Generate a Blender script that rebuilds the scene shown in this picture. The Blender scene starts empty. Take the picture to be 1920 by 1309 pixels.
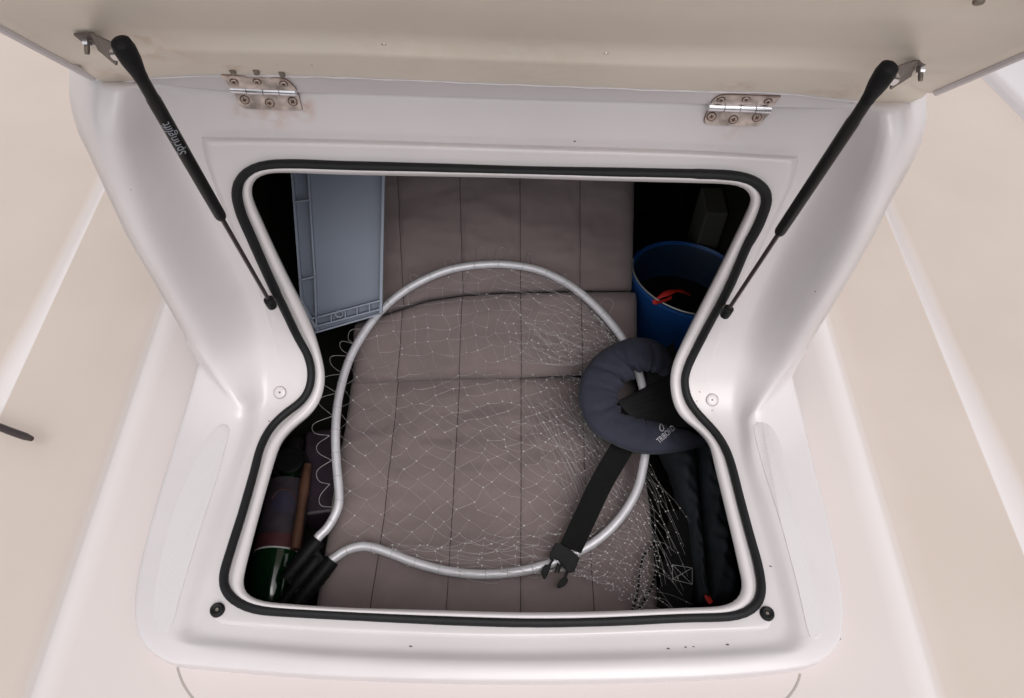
import bpy, bmesh, math, random
import numpy as np
from mathutils import Vector, Matrix, Euler
from mathutils.bvhtree import BVHTree
from mathutils import noise as mnoise
random.seed(7)
rng = np.random.default_rng(7)
S = bpy.context.scene
COL = S.collection

# ------------------------------------------------------------------ camera
F = 1400.0                                   # focal length in pixels of the 1920 wide photograph
PITCH, ROLL = 54.5, 1.0
cam_d = bpy.data.cameras.new('camera')
cam_d.sensor_width = 36.0
cam_d.lens = 36.0 * F / 1920.0
cam_d.clip_start, cam_d.clip_end = 0.02, 200
cam = bpy.data.objects.new('camera', cam_d)
COL.objects.link(cam)
RM = Euler((math.radians(90 - PITCH), 0, 0)).to_matrix() @ Euler((0, 0, math.radians(ROLL))).to_matrix()
cam.matrix_world = Matrix.Translation((0, 0, 1)) @ RM.to_4x4()
S.camera = cam
CP = np.array((0.0, 0.0, 1.0))

# ------------------------------------------------------------------ light: an overcast sky
world = bpy.data.worlds.new('World')
S.world = world
world.use_nodes = True
wn, wl = world.node_tree.nodes, world.node_tree.links
bg = wn['Background']
sky = wn.new('ShaderNodeTexSky')
sky.sky_type = 'NISHITA'
sky.sun_disc = False
sky.sun_elevation = math.radians(63)
sky.sun_rotation = math.radians(160)
sky.air_density, sky.dust_density, sky.ozone_density = 1.0, 3.0, 1.0
hs = wn.new('ShaderNodeHueSaturation')
hs.inputs['Saturation'].default_value = 0.12
wl.new(sky.outputs['Color'], hs.inputs['Color'])
wl.new(hs.outputs['Color'], bg.inputs['Color'])
bg.inputs['Strength'].default_value = 0.15
sun_d = bpy.data.lights.new('sun', 'SUN')
sun_d.energy = 0.7
sun_d.angle = math.radians(35)
sun_d.color = (1.0, 0.95, 0.94)
sun = bpy.data.objects.new('sun', sun_d)
COL.objects.link(sun)
sun.rotation_euler = Vector((-0.22, 0.62, -1.0)).to_track_quat('-Z', 'Y').to_euler()
S.view_settings.view_transform = 'Standard'
S.view_settings.look = 'None'
S.view_settings.gamma = 1.0
S.view_settings.exposure = 0.32
S.view_settings.use_curve_mapping = False
S.cycles.max_bounces = 10
S.cycles.diffuse_bounces = 6
S.cycles.use_denoising = True

# ------------------------------------------------------------------ geometry helpers
def ray(px, py):
    d = RM @ Vector(((px - 960.0) / F, -(py - 654.5) / F, -1.0))
    return np.array(d)

def on_plane(px, py, p0, n):
    d = ray(px, py)
    n = np.asarray(n, float)
    t = np.dot(np.asarray(p0, float) - CP, n) / np.dot(d, n)
    return CP + d * t

def on_z(px, py, z):
    return on_plane(px, py, (0, 0, z), (0, 0, 1))

# profile of the moulding in the (y, z) plane: level sill, cove, face of the console
Y_F, Z_F, LEAN, RAD = 0.675, -0.02, math.radians(7.2), 0.13
def profile(n):
    wd = np.array((math.sin(LEAN), math.cos(LEAN)))          # up the wall
    wn_ = np.array((-math.cos(LEAN), math.sin(LEAN)))        # out of the wall, to the viewer
    corner = np.array((Y_F, Z_F))
    ang = math.pi / 2 - LEAN                                 # angle between floor and wall
    inner = math.pi / 2 + LEAN
    # distance of the tangent points from the corner
    half = (math.pi - (math.pi / 2 - LEAN)) / 2
    turn = math.pi / 2 - LEAN                                # heading change from +y to wall direction
    t = RAD * math.tan(turn / 2)
    c = corner + np.array((-t, RAD))
    pts = [np.array((corner[0] - 3.0, Z_F))]
    nor = [np.array((0.0, 1.0))]
    for k in range(25):
        a = -math.pi / 2 + turn * k / 24
        e = np.array((math.cos(a), math.sin(a)))
        pts.append(c + RAD * e); nor.append(-e)
    pts.append(corner + wd * 2.0); nor.append(wn_)
    return np.array([p + n * q for p, q in zip(pts, nor)]), np.array(nor)

_pc = {}
def surf(px, py, n=0.0):
    """where the sight line meets the moulding's profile raised by n; also its normal"""
    key = round(n, 4)
    if key not in _pc: _pc[key] = profile(key)
    P, N = _pc[key]
    d = ray(px, py)
    o = np.array((0.0, 1.0))
    dy = np.array((d[1], d[2]))
    best = None
    for i in range(len(P) - 1):
        e = P[i + 1] - P[i]
        den = dy[0] * (-e[1]) + dy[1] * e[0]
        if abs(den) < 1e-12: continue
        r = P[i] - o
        t = (r[0] * (-e[1]) + r[1] * e[0]) / den
        s = (dy[0] * r[1] - dy[1] * r[0]) / den
        if t > 0 and -1e-9 <= s <= 1 + 1e-9 and (best is None or t < best[0]):
            m = N[i] * (1 - s) + N[i + 1] * s
            best = (t, m / np.linalg.norm(m))
    p = CP + d * best[0]
    return p, np.array((0.0, best[1][0], best[1][1]))

def cr(P, n, closed=False):
    """Catmull-Rom through P, n samples (even along its length)"""
    P = np.asarray(P, float)
    if closed: Q = np.vstack([P[-1], P, P[0], P[1]])
    else: Q = np.vstack([2 * P[0] - P[1], P, 2 * P[-1] - P[-2]])
    out = []
    for i in range(1, len(Q) - 2):
        for k in range(16):
            t = k / 16.0
            a, b, c, d = Q[i - 1], Q[i], Q[i + 1], Q[i + 2]
            out.append(0.5 * ((2 * b) + (-a + c) * t + (2 * a - 5 * b + 4 * c - d) * t * t + (-a + 3 * b - 3 * c + d) * t ** 3))
    out.append(Q[-2])
    out = np.array(out)
    L = np.concatenate([[0], np.cumsum(np.linalg.norm(np.diff(out[:, :min(3, out.shape[1])], axis=0), axis=1))])
    tt = np.linspace(0, L[-1], n + (1 if closed else 0))
    if closed: tt = tt[:-1]
    return np.stack([np.interp(tt, L, out[:, k]) for k in range(out.shape[1])], axis=1)

def smooth01(a, b, x):
    t = min(1, max(0, (x - a) / (b - a)))
    return t * t * (3 - 2 * t)

class MB:
    def __init__(s): s.v, s.f, s.m = [], [], []
    def add(s, verts, faces, mi=0):
        o = len(s.v)
        s.v += [tuple(map(float, v)) for v in verts]
        s.f += [tuple(i + o for i in f) for f in faces]
        s.m += [mi] * len(faces)
        return s
    def grid(s, G, mi=0, cu=False, cv=False):
        """G[i][j] rows of points"""
        R, C = len(G), len(G[0])
        vs = [p for r in G for p in r]
        fs = []
        for i in range(R if cu else R - 1):
            for j in range(C if cv else C - 1):
                i2, j2 = (i + 1) % R, (j + 1) % C
                fs.append((i * C + j, i * C + j2, i2 * C + j2, i2 * C + j))
        return s.add(vs, fs, mi)
    def tube(s, P, r, k=8, closed=False, caps=True, mi=0, flat=None):
        P = [np.asarray(p, float) for p in P]
        n = len(P)
        rr = r if hasattr(r, '__len__') else [r] * n
        T = []
        for i in range(n):
            a = P[i - 1] if (i > 0 or closed) else P[i]
            b = P[(i + 1) % n] if (i < n - 1 or closed) else P[i]
            t = b - a
            T.append(t / (np.linalg.norm(t) + 1e-12))
        up = np.array((0, 0, 1.0)) if abs(T[0][2]) < 0.9 else np.array((1.0, 0, 0))
        rows = []
        u = np.cross(T[0], up); u /= np.linalg.norm(u)
        for i in range(n):
            if flat is not None:
                u = np.cross(T[i], flat)
            else:
                u = u - T[i] * np.dot(u, T[i])
            u = u / (np.linalg.norm(u) + 1e-12)
            w = np.cross(T[i], u)
            ru, rw = (rr[i] if hasattr(rr[i], '__len__') else (rr[i], rr[i]))
            rows.append([P[i] + u * ru * math.cos(2 * math.pi * q / k) + w * rw * math.sin(2 * math.pi * q / k) for q in range(k)])
        s.grid(rows, mi, cu=closed, cv=True)
        if caps and not closed:
            s.add(rows[0], [tuple(range(k))], mi)
            s.add(rows[-1], [tuple(reversed(range(k)))], mi)
        return s
    def box(s, c, ex, ey, ez, mi=0):
        """centre and half axes"""
        c, ex, ey, ez = [np.asarray(q, float) for q in (c, ex, ey, ez)]
        vs = [c + a * ex + b * ey + d * ez for a in (-1, 1) for b in (-1, 1) for d in (-1, 1)]
        return s.add(vs, [(0, 1, 3, 2), (4, 6, 7, 5), (0, 4, 5, 1), (2, 3, 7, 6), (0, 2, 6, 4), (1, 5, 7, 3)], mi)
    def prism(s, P, off, mi=0):
        """solid from an outline and a thickness vector"""
        n = len(P)
        P = [np.asarray(p, float) for p in P]
        Q = [p + off for p in P]
        s.add(P + Q, [tuple(range(n)), tuple(reversed(range(n, 2 * n)))] + [(i, i + n, (i + 1) % n + n, (i + 1) % n) for i in range(n)], mi)
        return s
    def disc(s, c, nrm, r, h, k=20, mi=0, profile=None):
        """turned button: profile is [(radius share, height share)]"""
        c = np.asarray(c, float); nrm = np.asarray(nrm, float); nrm = nrm / np.linalg.norm(nrm)
        a = np.cross(nrm, (0, 0, 1.0) if abs(nrm[2]) < .9 else (1.0, 0, 0)); a /= np.linalg.norm(a)
        b = np.cross(nrm, a)
        prof = profile or [(1, 0), (1, .6), (.85, 1), (0.001, 1)]
        rows = [[c + nrm * h * hh + (a * math.cos(2 * math.pi * q / k) + b * math.sin(2 * math.pi * q / k)) * r * rr for q in range(k)] for rr, hh in prof]
        return s.grid(rows, mi, cv=True)

def fix_normals(me):
    bm = bmesh.new(); bm.from_mesh(me)
    bmesh.ops.remove_doubles(bm, verts=bm.verts, dist=1e-6)
    bmesh.ops.recalc_face_normals(bm, faces=bm.faces)
    bm.to_mesh(me); bm.free()

def world_loc(o):
    p = Vector((0, 0, 0))
    while o is not None:
        p += o.location; o = o.parent
    return p

def build(name, mb, mats, parent=None, smooth=True, auto=40, bevel=0, sub=0, fix=True):
    """link the collected shapes as ONE mesh object (vertices are given in world space)"""
    me = bpy.data.meshes.new(name)
    V = np.array(mb.v)
    if parent is not None: org = np.array(world_loc(parent))
    else: org = np.array(((V[:, 0].min() + V[:, 0].max()) / 2, (V[:, 1].min() + V[:, 1].max()) / 2, V[:, 2].min()))
    me.from_pydata([tuple(p) for p in V - org], [], mb.f)
    mats = mats if isinstance(mats, (list, tuple)) else [mats]
    for m in mats: me.materials.append(m)
    if len(mats) > 1: me.polygons.foreach_set('material_index', mb.m)
    if fix: fix_normals(me)
    if smooth:
        me.polygons.foreach_set('use_smooth', [True] * len(me.polygons))
        if auto: me.set_sharp_from_angle(angle=math.radians(auto))
    me.update()
    o = bpy.data.objects.new(name, me)
    COL.objects.link(o)
    if parent is not None: o.parent = parent
    else: o.location = org
    if bevel:
        b = o.modifiers.new('bevel', 'BEVEL'); b.width = bevel; b.segments = 2; b.limit_method = 'ANGLE'
    if sub:
        b = o.modifiers.new('sub', 'SUBSURF'); b.levels = b.render_levels = sub
    return o

def thing(name, label, cat, loc, group=None):
    o = bpy.data.objects.new(name, None)
    o.empty_display_size = 0.05
    COL.objects.link(o)
    o.location = loc
    o['label'] = label; o['category'] = cat
    if group: o['group'] = group
    return o

def tag(o, label, cat, group=None):
    o['label'] = label; o['category'] = cat
    if group: o['group'] = group
    return o

# ------------------------------------------------------------------ materials
def mat(name, col, rough=0.5, metal=0.0, mottle=0.06, scale=6.0, bump=0.0, bscale=200.0, coat=0.0, spec=0.5, sheen=0.0, specks=0.0, rust=None, trans=0.0, chips=None):
    m = bpy.data.materials.new(name)
    m.use_nodes = True
    N, L = m.node_tree.nodes, m.node_tree.links
    b = N['Principled BSDF']
    b.inputs['Roughness'].default_value = rough
    b.inputs['Metallic'].default_value = metal
    b.inputs['Specular IOR Level'].default_value = spec
    b.inputs['Coat Weight'].default_value = coat
    b.inputs['Coat Roughness'].default_value = 0.15
    b.inputs['Sheen Weight'].default_value = sheen
    b.inputs['Transmission Weight'].default_value = trans
    tc = N.new('ShaderNodeTexCoord')
    nz = N.new('ShaderNodeTexNoise')
    nz.inputs['Scale'].default_value = scale; nz.inputs['Detail'].default_value = 6
    L.new(tc.outputs['Object'], nz.inputs['Vector'])
    rp = N.new('ShaderNodeValToRGB')
    rp.color_ramp.elements[0].position = 0.3; rp.color_ramp.elements[1].position = 0.7
    c = np.array(col)
    rp.color_ramp.elements[0].color = tuple(np.clip(c * (1 - mottle), 0, 1)) + (1,)
    rp.color_ramp.elements[1].color = tuple(np.clip(c * (1 + mottle), 0, 1)) + (1,)
    L.new(nz.outputs['Fac'], rp.inputs['Fac'])
    out = rp.outputs['Color']
    if specks:
        vo = N.new('ShaderNodeTexVoronoi'); vo.inputs['Scale'].default_value = 42
        L.new(tc.outputs['Object'], vo.inputs['Vector'])
        n2 = N.new('ShaderNodeTexNoise'); n2.inputs['Scale'].default_value = 260; n2.inputs['Detail'].default_value = 3
        L.new(tc.outputs['Object'], n2.inputs['Vector'])
        ad = N.new('ShaderNodeMath'); ad.operation = 'MULTIPLY_ADD'; ad.inputs[1].default_value = 0.10
        L.new(n2.outputs['Fac'], ad.inputs[0]); L.new(vo.outputs['Distance'], ad.inputs[2])
        lt = N.new('ShaderNodeMath'); lt.operation = 'LESS_THAN'; lt.inputs[1].default_value = 0.095
        L.new(ad.outputs[0], lt.inputs[0])
        sp = N.new('ShaderNodeSeparateColor'); L.new(vo.outputs['Color'], sp.inputs['Color'])
        gt = N.new('ShaderNodeMath'); gt.operation = 'GREATER_THAN'; gt.inputs[1].default_value = 1 - specks
        L.new(sp.outputs['Red'], gt.inputs[0])
        mu = N.new('ShaderNodeMath'); mu.operation = 'MULTIPLY'
        L.new(lt.outputs[0], mu.inputs[0]); L.new(gt.outputs[0], mu.inputs[1])
        mx = N.new('ShaderNodeMix'); mx.data_type = 'RGBA'
        L.new(mu.outputs[0], mx.inputs['Factor']); L.new(out, mx.inputs['A'])
        mx.inputs['B'].default_value = (0.10, 0.07, 0.06, 1)
        out = mx.outputs['Result']
    for (p, r, amt) in (rust or []):
        ds = N.new('ShaderNodeVectorMath'); ds.operation = 'DISTANCE'; ds.inputs[1].default_value = tuple(p)
        ge = N.new('ShaderNodeNewGeometry')
        L.new(ge.outputs['Position'], ds.inputs[0])
        n3 = N.new('ShaderNodeTexNoise'); n3.inputs['Scale'].default_value = 60; n3.inputs['Detail'].default_value = 5
        L.new(ge.outputs['Position'], n3.inputs['Vector'])
        mr = N.new('ShaderNodeMapRange'); mr.interpolation_type = 'SMOOTHSTEP'
        mr.inputs['From Min'].default_value = r; mr.inputs['From Max'].default_value = r * 0.1
        L.new(ds.outputs['Value'], mr.inputs['Value'])
        m3 = N.new('ShaderNodeMapRange'); m3.inputs['From Min'].default_value = 0.4; m3.inputs['From Max'].default_value = 0.7
        m3.inputs['To Max'].default_value = amt
        L.new(n3.outputs['Fac'], m3.inputs['Value'])
        mu = N.new('ShaderNodeMath'); mu.operation = 'MULTIPLY'
        L.new(mr.outputs['Result'], mu.inputs[0]); L.new(m3.outputs['Result'], mu.inputs[1])
        mx = N.new('ShaderNodeMix'); mx.data_type = 'RGBA'
        L.new(mu.outputs[0], mx.inputs['Factor']); L.new(out, mx.inputs['A'])
        mx.inputs['B'].default_value = (0.42, 0.20, 0.10, 1)
        out = mx.outputs['Result']
    for (p, r) in (chips or []):
        # a small dark chip with its own ragged outline
        ge = N.new('ShaderNodeNewGeometry')
        vs_ = N.new('ShaderNodeVectorMath'); vs_.operation = 'SUBTRACT'; vs_.inputs[1].default_value = tuple(p)
        L.new(ge.outputs['Position'], vs_.inputs[0])
        vm_ = N.new('ShaderNodeVectorMath'); vm_.operation = 'MULTIPLY'; vm_.inputs[1].default_value = (.55, 1, 1)
        L.new(vs_.outputs['Vector'], vm_.inputs[0])
        ln_ = N.new('ShaderNodeVectorMath'); ln_.operation = 'LENGTH'; L.new(vm_.outputs['Vector'], ln_.inputs[0])
        n4 = N.new('ShaderNodeTexNoise'); n4.inputs['Scale'].default_value = 420; n4.inputs['Detail'].default_value = 3
        L.new(ge.outputs['Position'], n4.inputs['Vector'])
        ma = N.new('ShaderNodeMath'); ma.operation = 'MULTIPLY'; ma.inputs[1].default_value = r * 2.0
        L.new(n4.outputs['Fac'], ma.inputs[0])
        lt = N.new('ShaderNodeMath'); lt.operation = 'LESS_THAN'
        L.new(ln_.outputs['Value'], lt.inputs[0]); L.new(ma.outputs[0], lt.inputs[1])
        mx = N.new('ShaderNodeMix'); mx.data_type = 'RGBA'
        L.new(lt.outputs[0], mx.inputs['Factor']); L.new(out, mx.inputs['A'])
        mx.inputs['B'].default_value = (0.12, 0.085, 0.07, 1)
        out = mx.outputs['Result']
    L.new(out, b.inputs['Base Color'])
    if bump:
        nb = N.new('ShaderNodeTexNoise'); nb.inputs['Scale'].default_value = bscale; nb.inputs['Detail'].default_value = 4
        L.new(tc.outputs['Object'], nb.inputs['Vector'])
        bp = N.new('ShaderNodeBump'); bp.inputs['Strength'].default_value = bump; bp.inputs['Distance'].default_value = 0.002
        L.new(nb.outputs['Fac'], bp.inputs['Height']); L.new(bp.outputs['Normal'], b.inputs['Normal'])
    return m

def weave(m, sx, sy, strength, dist=0.0006, diamond=False):
    """adds a fine crossed wave bump (cloth or moulded anti-slip pattern)"""
    N, L = m.node_tree.nodes, m.node_tree.links
    b = N['Principled BSDF']
    tc = N.new('ShaderNodeTexCoord')
    w = []
    for k, s_ in enumerate((sx, sy)):
        wv = N.new('ShaderNodeTexWave'); wv.bands_direction = 'X' if k == 0 else 'Y'
        wv.inputs['Scale'].default_value = s_
        wv.inputs['Distortion'].default_value = 0.0 if diamond else 1.2
        mp = N.new('ShaderNodeMapping')
        if diamond: mp.inputs['Rotation'].default_value = (0, 0, math.radians(38))
        L.new(tc.outputs['Object'], mp.inputs['Vector']); L.new(mp.outputs['Vector'], wv.inputs['Vector'])
        w.append(wv)
    a = N.new('ShaderNodeMath'); a.operation = 'MULTIPLY' if diamond else 'ADD'
    L.new(w[0].outputs['Fac'], a.inputs[0]); L.new(w[1].outputs['Fac'], a.inputs[1])
    bp = N.new('ShaderNodeBump'); bp.inputs['Strength'].default_value = strength; bp.inputs['Distance'].default_value = dist
    L.new(a.outputs[0], bp.inputs['Height'])
    old = b.inputs['Normal'].links
    if old: L.new(old[0].from_socket, bp.inputs['Normal'])
    L.new(bp.outputs['Normal'], b.inputs['Normal'])
    return m

WHITE = (0.592, 0.552, 0.556)
M = {}
CH1 = [(surf(x, y)[0], r) for x, y, r in ((743, 251, .0016), (855, 252, .0017), (780, 176, .0014), (683, 200, .0018), (427, 1203, .0022), (1338, 287, .0012), (380, 393, .0014), (497, 246, .0014))]
CH2 = [(surf(x, y)[0], r) for x, y, r in ((770, 1212, .0013), (1253, 1217, .0015), (1285, 1214, .0012), (1300, 1213, .0010), (1364, 1209, .0013), (523, 802, .0010), (505, 790, .0009), (1445, 1062, .0010), (475, 302, .0030), (457, 301, .0012), (1078, 265, .0010), (1312, 735, .0008), (1306, 752, .0008), (1335, 770, .0008))]
M['gelcoat'] = mat('white_gelcoat', WHITE, 0.30, mottle=0.04, scale=5, coat=0.12, specks=0.03, bump=0.04, bscale=25, chips=CH1)
M['frame'] = mat('white_gelcoat_stained', WHITE, 0.30, mottle=0.045, scale=6, coat=0.12, specks=0.04, bump=0.04, bscale=25, chips=CH2,
    rust=[(surf(510, 212)[0], .035, .45), (surf(570, 205)[0], .022, .8), (surf(450, 205)[0], .02, .4), (surf(1380, 236)[0], .03, .35), (surf(1310, 740)[0], .03, .10), (surf(530, 770)[0], .03, .06)])
M['pad'] = weave(mat('antislip_gelcoat', (0.592, 0.556, 0.560), 0.55, mottle=0.02), 60, 60, 0.18, 0.0008, diamond=True)
M['deck'] = mat('cream_deck', (0.605, 0.540, 0.522), 0.6, mottle=0.03, scale=3, specks=0.006, bump=0.06, bscale=300)
M['beige'] = mat('beige_deck', (0.54, 0.455, 0.39), 0.65, mottle=0.04, scale=3.5, specks=0.004, bump=0.10, bscale=420)
M['outer'] = mat('outer_deck', (0.54, 0.475, 0.435), 0.65, mottle=0.04, scale=2.5, specks=0.005, bump=0.10, bscale=420)
M['seal'] = mat('black_rubber', (0.007, 0.007, 0.008), 0.55, spec=0.25, mottle=0.2, scale=40, bump=0.15, bscale=300)
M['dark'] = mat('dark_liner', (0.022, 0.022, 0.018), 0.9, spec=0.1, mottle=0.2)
M['steel'] = mat('stained_steel', (0.50, 0.425, 0.385), 0.45, metal=0.55, mottle=0.45, scale=70, bump=0.08, bscale=160)
M['steel_bright'] = mat('bright_steel', (0.72, 0.71, 0.74), 0.22, metal=1.0, mottle=0.08, scale=60)
M['screw'] = mat('screw_steel', (0.50, 0.45, 0.40), 0.4, metal=0.9, mottle=0.2, scale=120)
M['rusty'] = mat('rusty_edge', (0.13, 0.05, 0.03), 0.85, mottle=0.5, scale=120)
M['arm'] = mat('dull_bracket', (0.13, 0.105, 0.095), 0.6, metal=0.3, mottle=0.3, scale=80)
M['bolt'] = mat('dull_bolt', (0.22, 0.19, 0.16), 0.6, metal=0.6, mottle=0.3, scale=200)
M['black'] = mat('black_paint', (0.006, 0.006, 0.006), 0.4, spec=0.22, mottle=0.2, scale=30)
M['plastic'] = mat('black_plastic', (0.006, 0.006, 0.007), 0.55, spec=0.18, mottle=0.3, scale=80, bump=0.1, bscale=200)
M['rod'] = mat('dark_rod', (0.06, 0.045, 0.045), 0.3, metal=0.6, mottle=0.2)
M['grey_print'] = mat('grey_print', (0.23, 0.24, 0.27), 0.6, mottle=0.2, scale=300)
M['white_print'] = mat('white_print', (0.62, 0.62, 0.66), 0.6, mottle=0.1, scale=300)
M['cushion'] = weave(mat('taupe_canvas', (0.208, 0.163, 0.158), 0.9, mottle=0.09, scale=7, bump=0.25, bscale=500, sheen=0.15), 260, 260, 0.25)
M['thread'] = mat('dark_thread', (0.035, 0.022, 0.022), 0.9)
M['alu'] = mat('satin_aluminium', (0.66, 0.65, 0.68), 0.42, metal=0.25, mottle=0.05, scale=50, bump=0.03, bscale=120)
M['knot'] = mat('nylon_knots', (0.62, 0.60, 0.60), 0.4)
M['nylon'] = mat('clear_nylon', (0.37, 0.35, 0.35), 0.35, mottle=0.2, scale=80)
M['crate'] = mat('grey_crate_plastic', (0.165, 0.19, 0.245), 0.45, mottle=0.05, scale=6, bump=0.05, bscale=200)
M['bucket'] = mat('blue_plastic', (0.012, 0.085, 0.31), 0.42, mottle=0.1, scale=5)
M['wire'] = mat('pale_wire', (0.5, 0.5, 0.48), 0.4, metal=0.5)
M['red'] = mat('red_cord', (0.62, 0.028, 0.018), 0.6, mottle=0.2, scale=200)
M['navy'] = weave(mat('navy_fabric', (0.034, 0.035, 0.054), 0.85, mottle=0.16, scale=14, bump=0.3, bscale=90, sheen=0.05, spec=0.25), 300, 300, 0.25)
M['black_fabric'] = weave(mat('black_fabric', (0.020, 0.024, 0.030), 0.8, mottle=0.25, scale=14, bump=0.3, bscale=90), 300, 300, 0.2)
M['webbing'] = weave(mat('black_webbing', (0.007, 0.007, 0.007), 0.8, spec=0.2, mottle=0.15, scale=40), 500, 160, 0.5)
M['stitch'] = mat('pale_stitching', (0.55, 0.55, 0.55), 0.8)
M['bottle'] = mat('green_glass', (0.002, 0.022, 0.006), 0.08, mottle=0.1, coat=0.5)
M['label'] = mat('bottle_label', (0.034, 0.026, 0.034), 0.6, mottle=0.5, scale=25)
M['label_red'] = mat('label_red', (0.075, 0.018, 0.022), 0.6, mottle=0.2, scale=40)
M['label_blue'] = mat('label_blue', (0.03, 0.024, 0.05), 0.6, mottle=0.2, scale=40)
M['foil'] = mat('dark_foil', (0.02, 0.018, 0.02), 0.3, metal=0.4)
M['wood'] = mat('brown_wood', (0.075, 0.032, 0.017), 0.6, mottle=0.35, scale=30)
M['box'] = mat('dim_box', (0.07, 0.068, 0.055), 0.8)
M['purple'] = mat('plum_package', (0.03, 0.018, 0.028), 0.5, mottle=0.3, scale=30)
M['water'] = mat('dark_contents', (0.016, 0.012, 0.007), 0.4, mottle=0.3, scale=20)
M['caulk'] = mat('caulk_line', (0.36, 0.32, 0.29), 0.7)

# ------------------------------------------------------------------ the deck (setting)
def line3(a, b, za, zb=None):
    """straight deck line through two photo points, as x(y)"""
    A, B = on_z(a[0], a[1], za), on_z(b[0], b[1], za if zb is None else zb)
    k = (B[0] - A[0]) / (B[1] - A[1])
    return lambda y: A[0] + k * (y - A[1])

ZD, ZB, ZO = -0.035, -0.075, -0.066
ys = [-0.6, -0.3, 0.0, 0.15, 0.27, 0.4, 0.6, 0.8, 1.1, 1.5, 2.0, 2.6, 3.2]
L_ridge = line3((66, 1309), (305, 600), ZD)
L_slope = line3((38, 1309), (288, 600), ZB + 0.004)
L_strip1 = line3((0, 776), (172, 405), ZB)
L_strip2 = line3((0, 713), (160, 430), ZO)
R_ridge = line3((1748, 1309), (1545, 612), ZD)
R_slope = line3((1776, 1309), (1562, 612), ZB + 0.004)
R_strip1 = line3((1920, 1035), (1684, 455), ZB)
R_strip2 = line3((1920, 950), (1690, 455), ZO)
R_far1 = line3((1920, 195), (1853, 132), 0.0)
def deck_grid():
    rows = []
    for y in ys:
        def taper(a, b):                     # the white band narrows to nothing ahead
            return a if abs(b) > abs(a) and (a * b) > 0 else b
        ls1 = L_strip1(y); ls2 = min(L_strip2(y), ls1 - 0.004)
        rs1 = R_strip1(y); rs2 = max(R_strip2(y), rs1 + 0.004)
        lr, ll, rr, rl = L_ridge(y), L_slope(y), R_ridge(y), R_slope(y)
        rows.append([
            (-3.2, y, ZO), (min(ls2 - .55, -1.0 - .25), y, ZO + .0), (ls2 - 0.02, y, ZO), (ls2, y, ZO - 0.003), (ls1, y, ZB),            # 0..4
            (ll - 0.03, y, ZB), (ll, y, ZB + 0.005), (lr - .018, y, ZD - .018), (lr - 0.006, y, ZD - 0.004), (lr + 0.008, y, ZD), (lr + 0.03, y, ZD),   # 5..10
            (-0.485, y, ZD), (0.447, y, ZD),                                                                                              # 11, 12
            (rr - 0.03, y, ZD), (rr - 0.008, y, ZD), (rr + 0.006, y, ZD - .004), (rr + .018, y, ZD - .018), (rl, y, ZB + .005), (rl + .03, y, ZB),       # 13..18
            (rs1, y, ZB), (rs2, y, ZO - .003), (rs2 + 0.02, y, ZO), (max(rs2 + .55, 1.2), y, ZO), (3.2, y, ZO)])
    return rows
rows = deck_grid()
# paint: share of the beige anti-slip paint at every column (it fades softly at the edges)
PAINT = [1, 1, 1, 0, 0, 1, .75, .25, 0, 0, 0, 0, 0, 0, 0, 0, .25, .75, 1, 0, 0, 1, 1, 1]
PAINT[4] = 0; PAINT[5] = 1; PAINT[19] = 0
mb = MB()
C = len(rows[0])
def split_cols(rows, paint):
    # a crisp paint edge beside the white band needs doubled columns a few millimetres apart
    out_r, out_p = [], []
    for r in rows:
        n = []
        for j, p in enumerate(r):
            if j == 4: n += [p, (p[0] + .003, p[1], p[2])]
            elif j == 19: n += [(p[0] - .003, p[1], p[2]), p]
            else: n.append(p)
        out_r.append(n)
    for j, p in enumerate(paint): out_p += [0, 1] if j == 4 else ([1, 0] if j == 19 else [p])
    return out_r, out_p
rows, paint = split_cols(rows, PAINT)
C = len(rows[0])
mb.v = [p for r in rows for p in r]
for i in range(len(rows) - 1):
    for j in range(C - 1):
        if j == 12 and 0.27 <= ys[i] < 1.5: continue          # the cabin's hole
        mb.f.append((i * C + j, i * C + j + 1, (i + 1) * C + j + 1, (i + 1) * C + j)); mb.m.append(0)
md = M['deck']
N_, L_ = md.node_tree.nodes, md.node_tree.links
at = N_.new('ShaderNodeAttribute'); at.attribute_name = 'paint'
bs = N_['Principled BSDF']
src = bs.inputs['Base Color'].links[0].from_socket
nz_ = N_.new('ShaderNodeTexNoise'); nz_.inputs['Scale'].default_value = 5; nz_.inputs['Detail'].default_value = 8
rp_ = N_.new('ShaderNodeValToRGB')
rp_.color_ramp.elements[0].position, rp_.color_ramp.elements[1].position = .3, .7
rp_.color_ramp.elements[0].color = (0.520, 0.440, 0.385, 1); rp_.color_ramp.elements[1].color = (0.550, 0.468, 0.415, 1)
tc_ = N_.new('ShaderNodeTexCoord'); L_.new(tc_.outputs['Object'], nz_.inputs['Vector']); L_.new(nz_.outputs['Fac'], rp_.inputs['Fac'])
mx_ = N_.new('ShaderNodeMix'); mx_.data_type = 'RGBA'
L_.new(at.outputs['Fac'], mx_.inputs['Factor']); L_.new(src, mx_.inputs['A']); L_.new(rp_.outputs['Color'], mx_.inputs['B'])
at2 = N_.new('ShaderNodeAttribute'); at2.attribute_name = 'band'
mx2 = N_.new('ShaderNodeMix'); mx2.data_type = 'RGBA'; mx2.inputs['B'].default_value = (0.70, 0.655, 0.645, 1)
L_.new(at2.outputs['Fac'], mx2.inputs['Factor']); L_.new(mx_.outputs['Result'], mx2.inputs['A'])
L_.new(mx2.outputs['Result'], bs.inputs['Base Color'])
deck = build('deck', mb, M['deck'], auto=50, fix=False)
pa = deck.data.attributes.new('paint', 'FLOAT', 'POINT')
pa.data.foreach_set('value', [float(q) for r in rows for q in paint])
BAND = [0] * 26
for k in (3, 4, 21, 22): BAND[k] = 1
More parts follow.
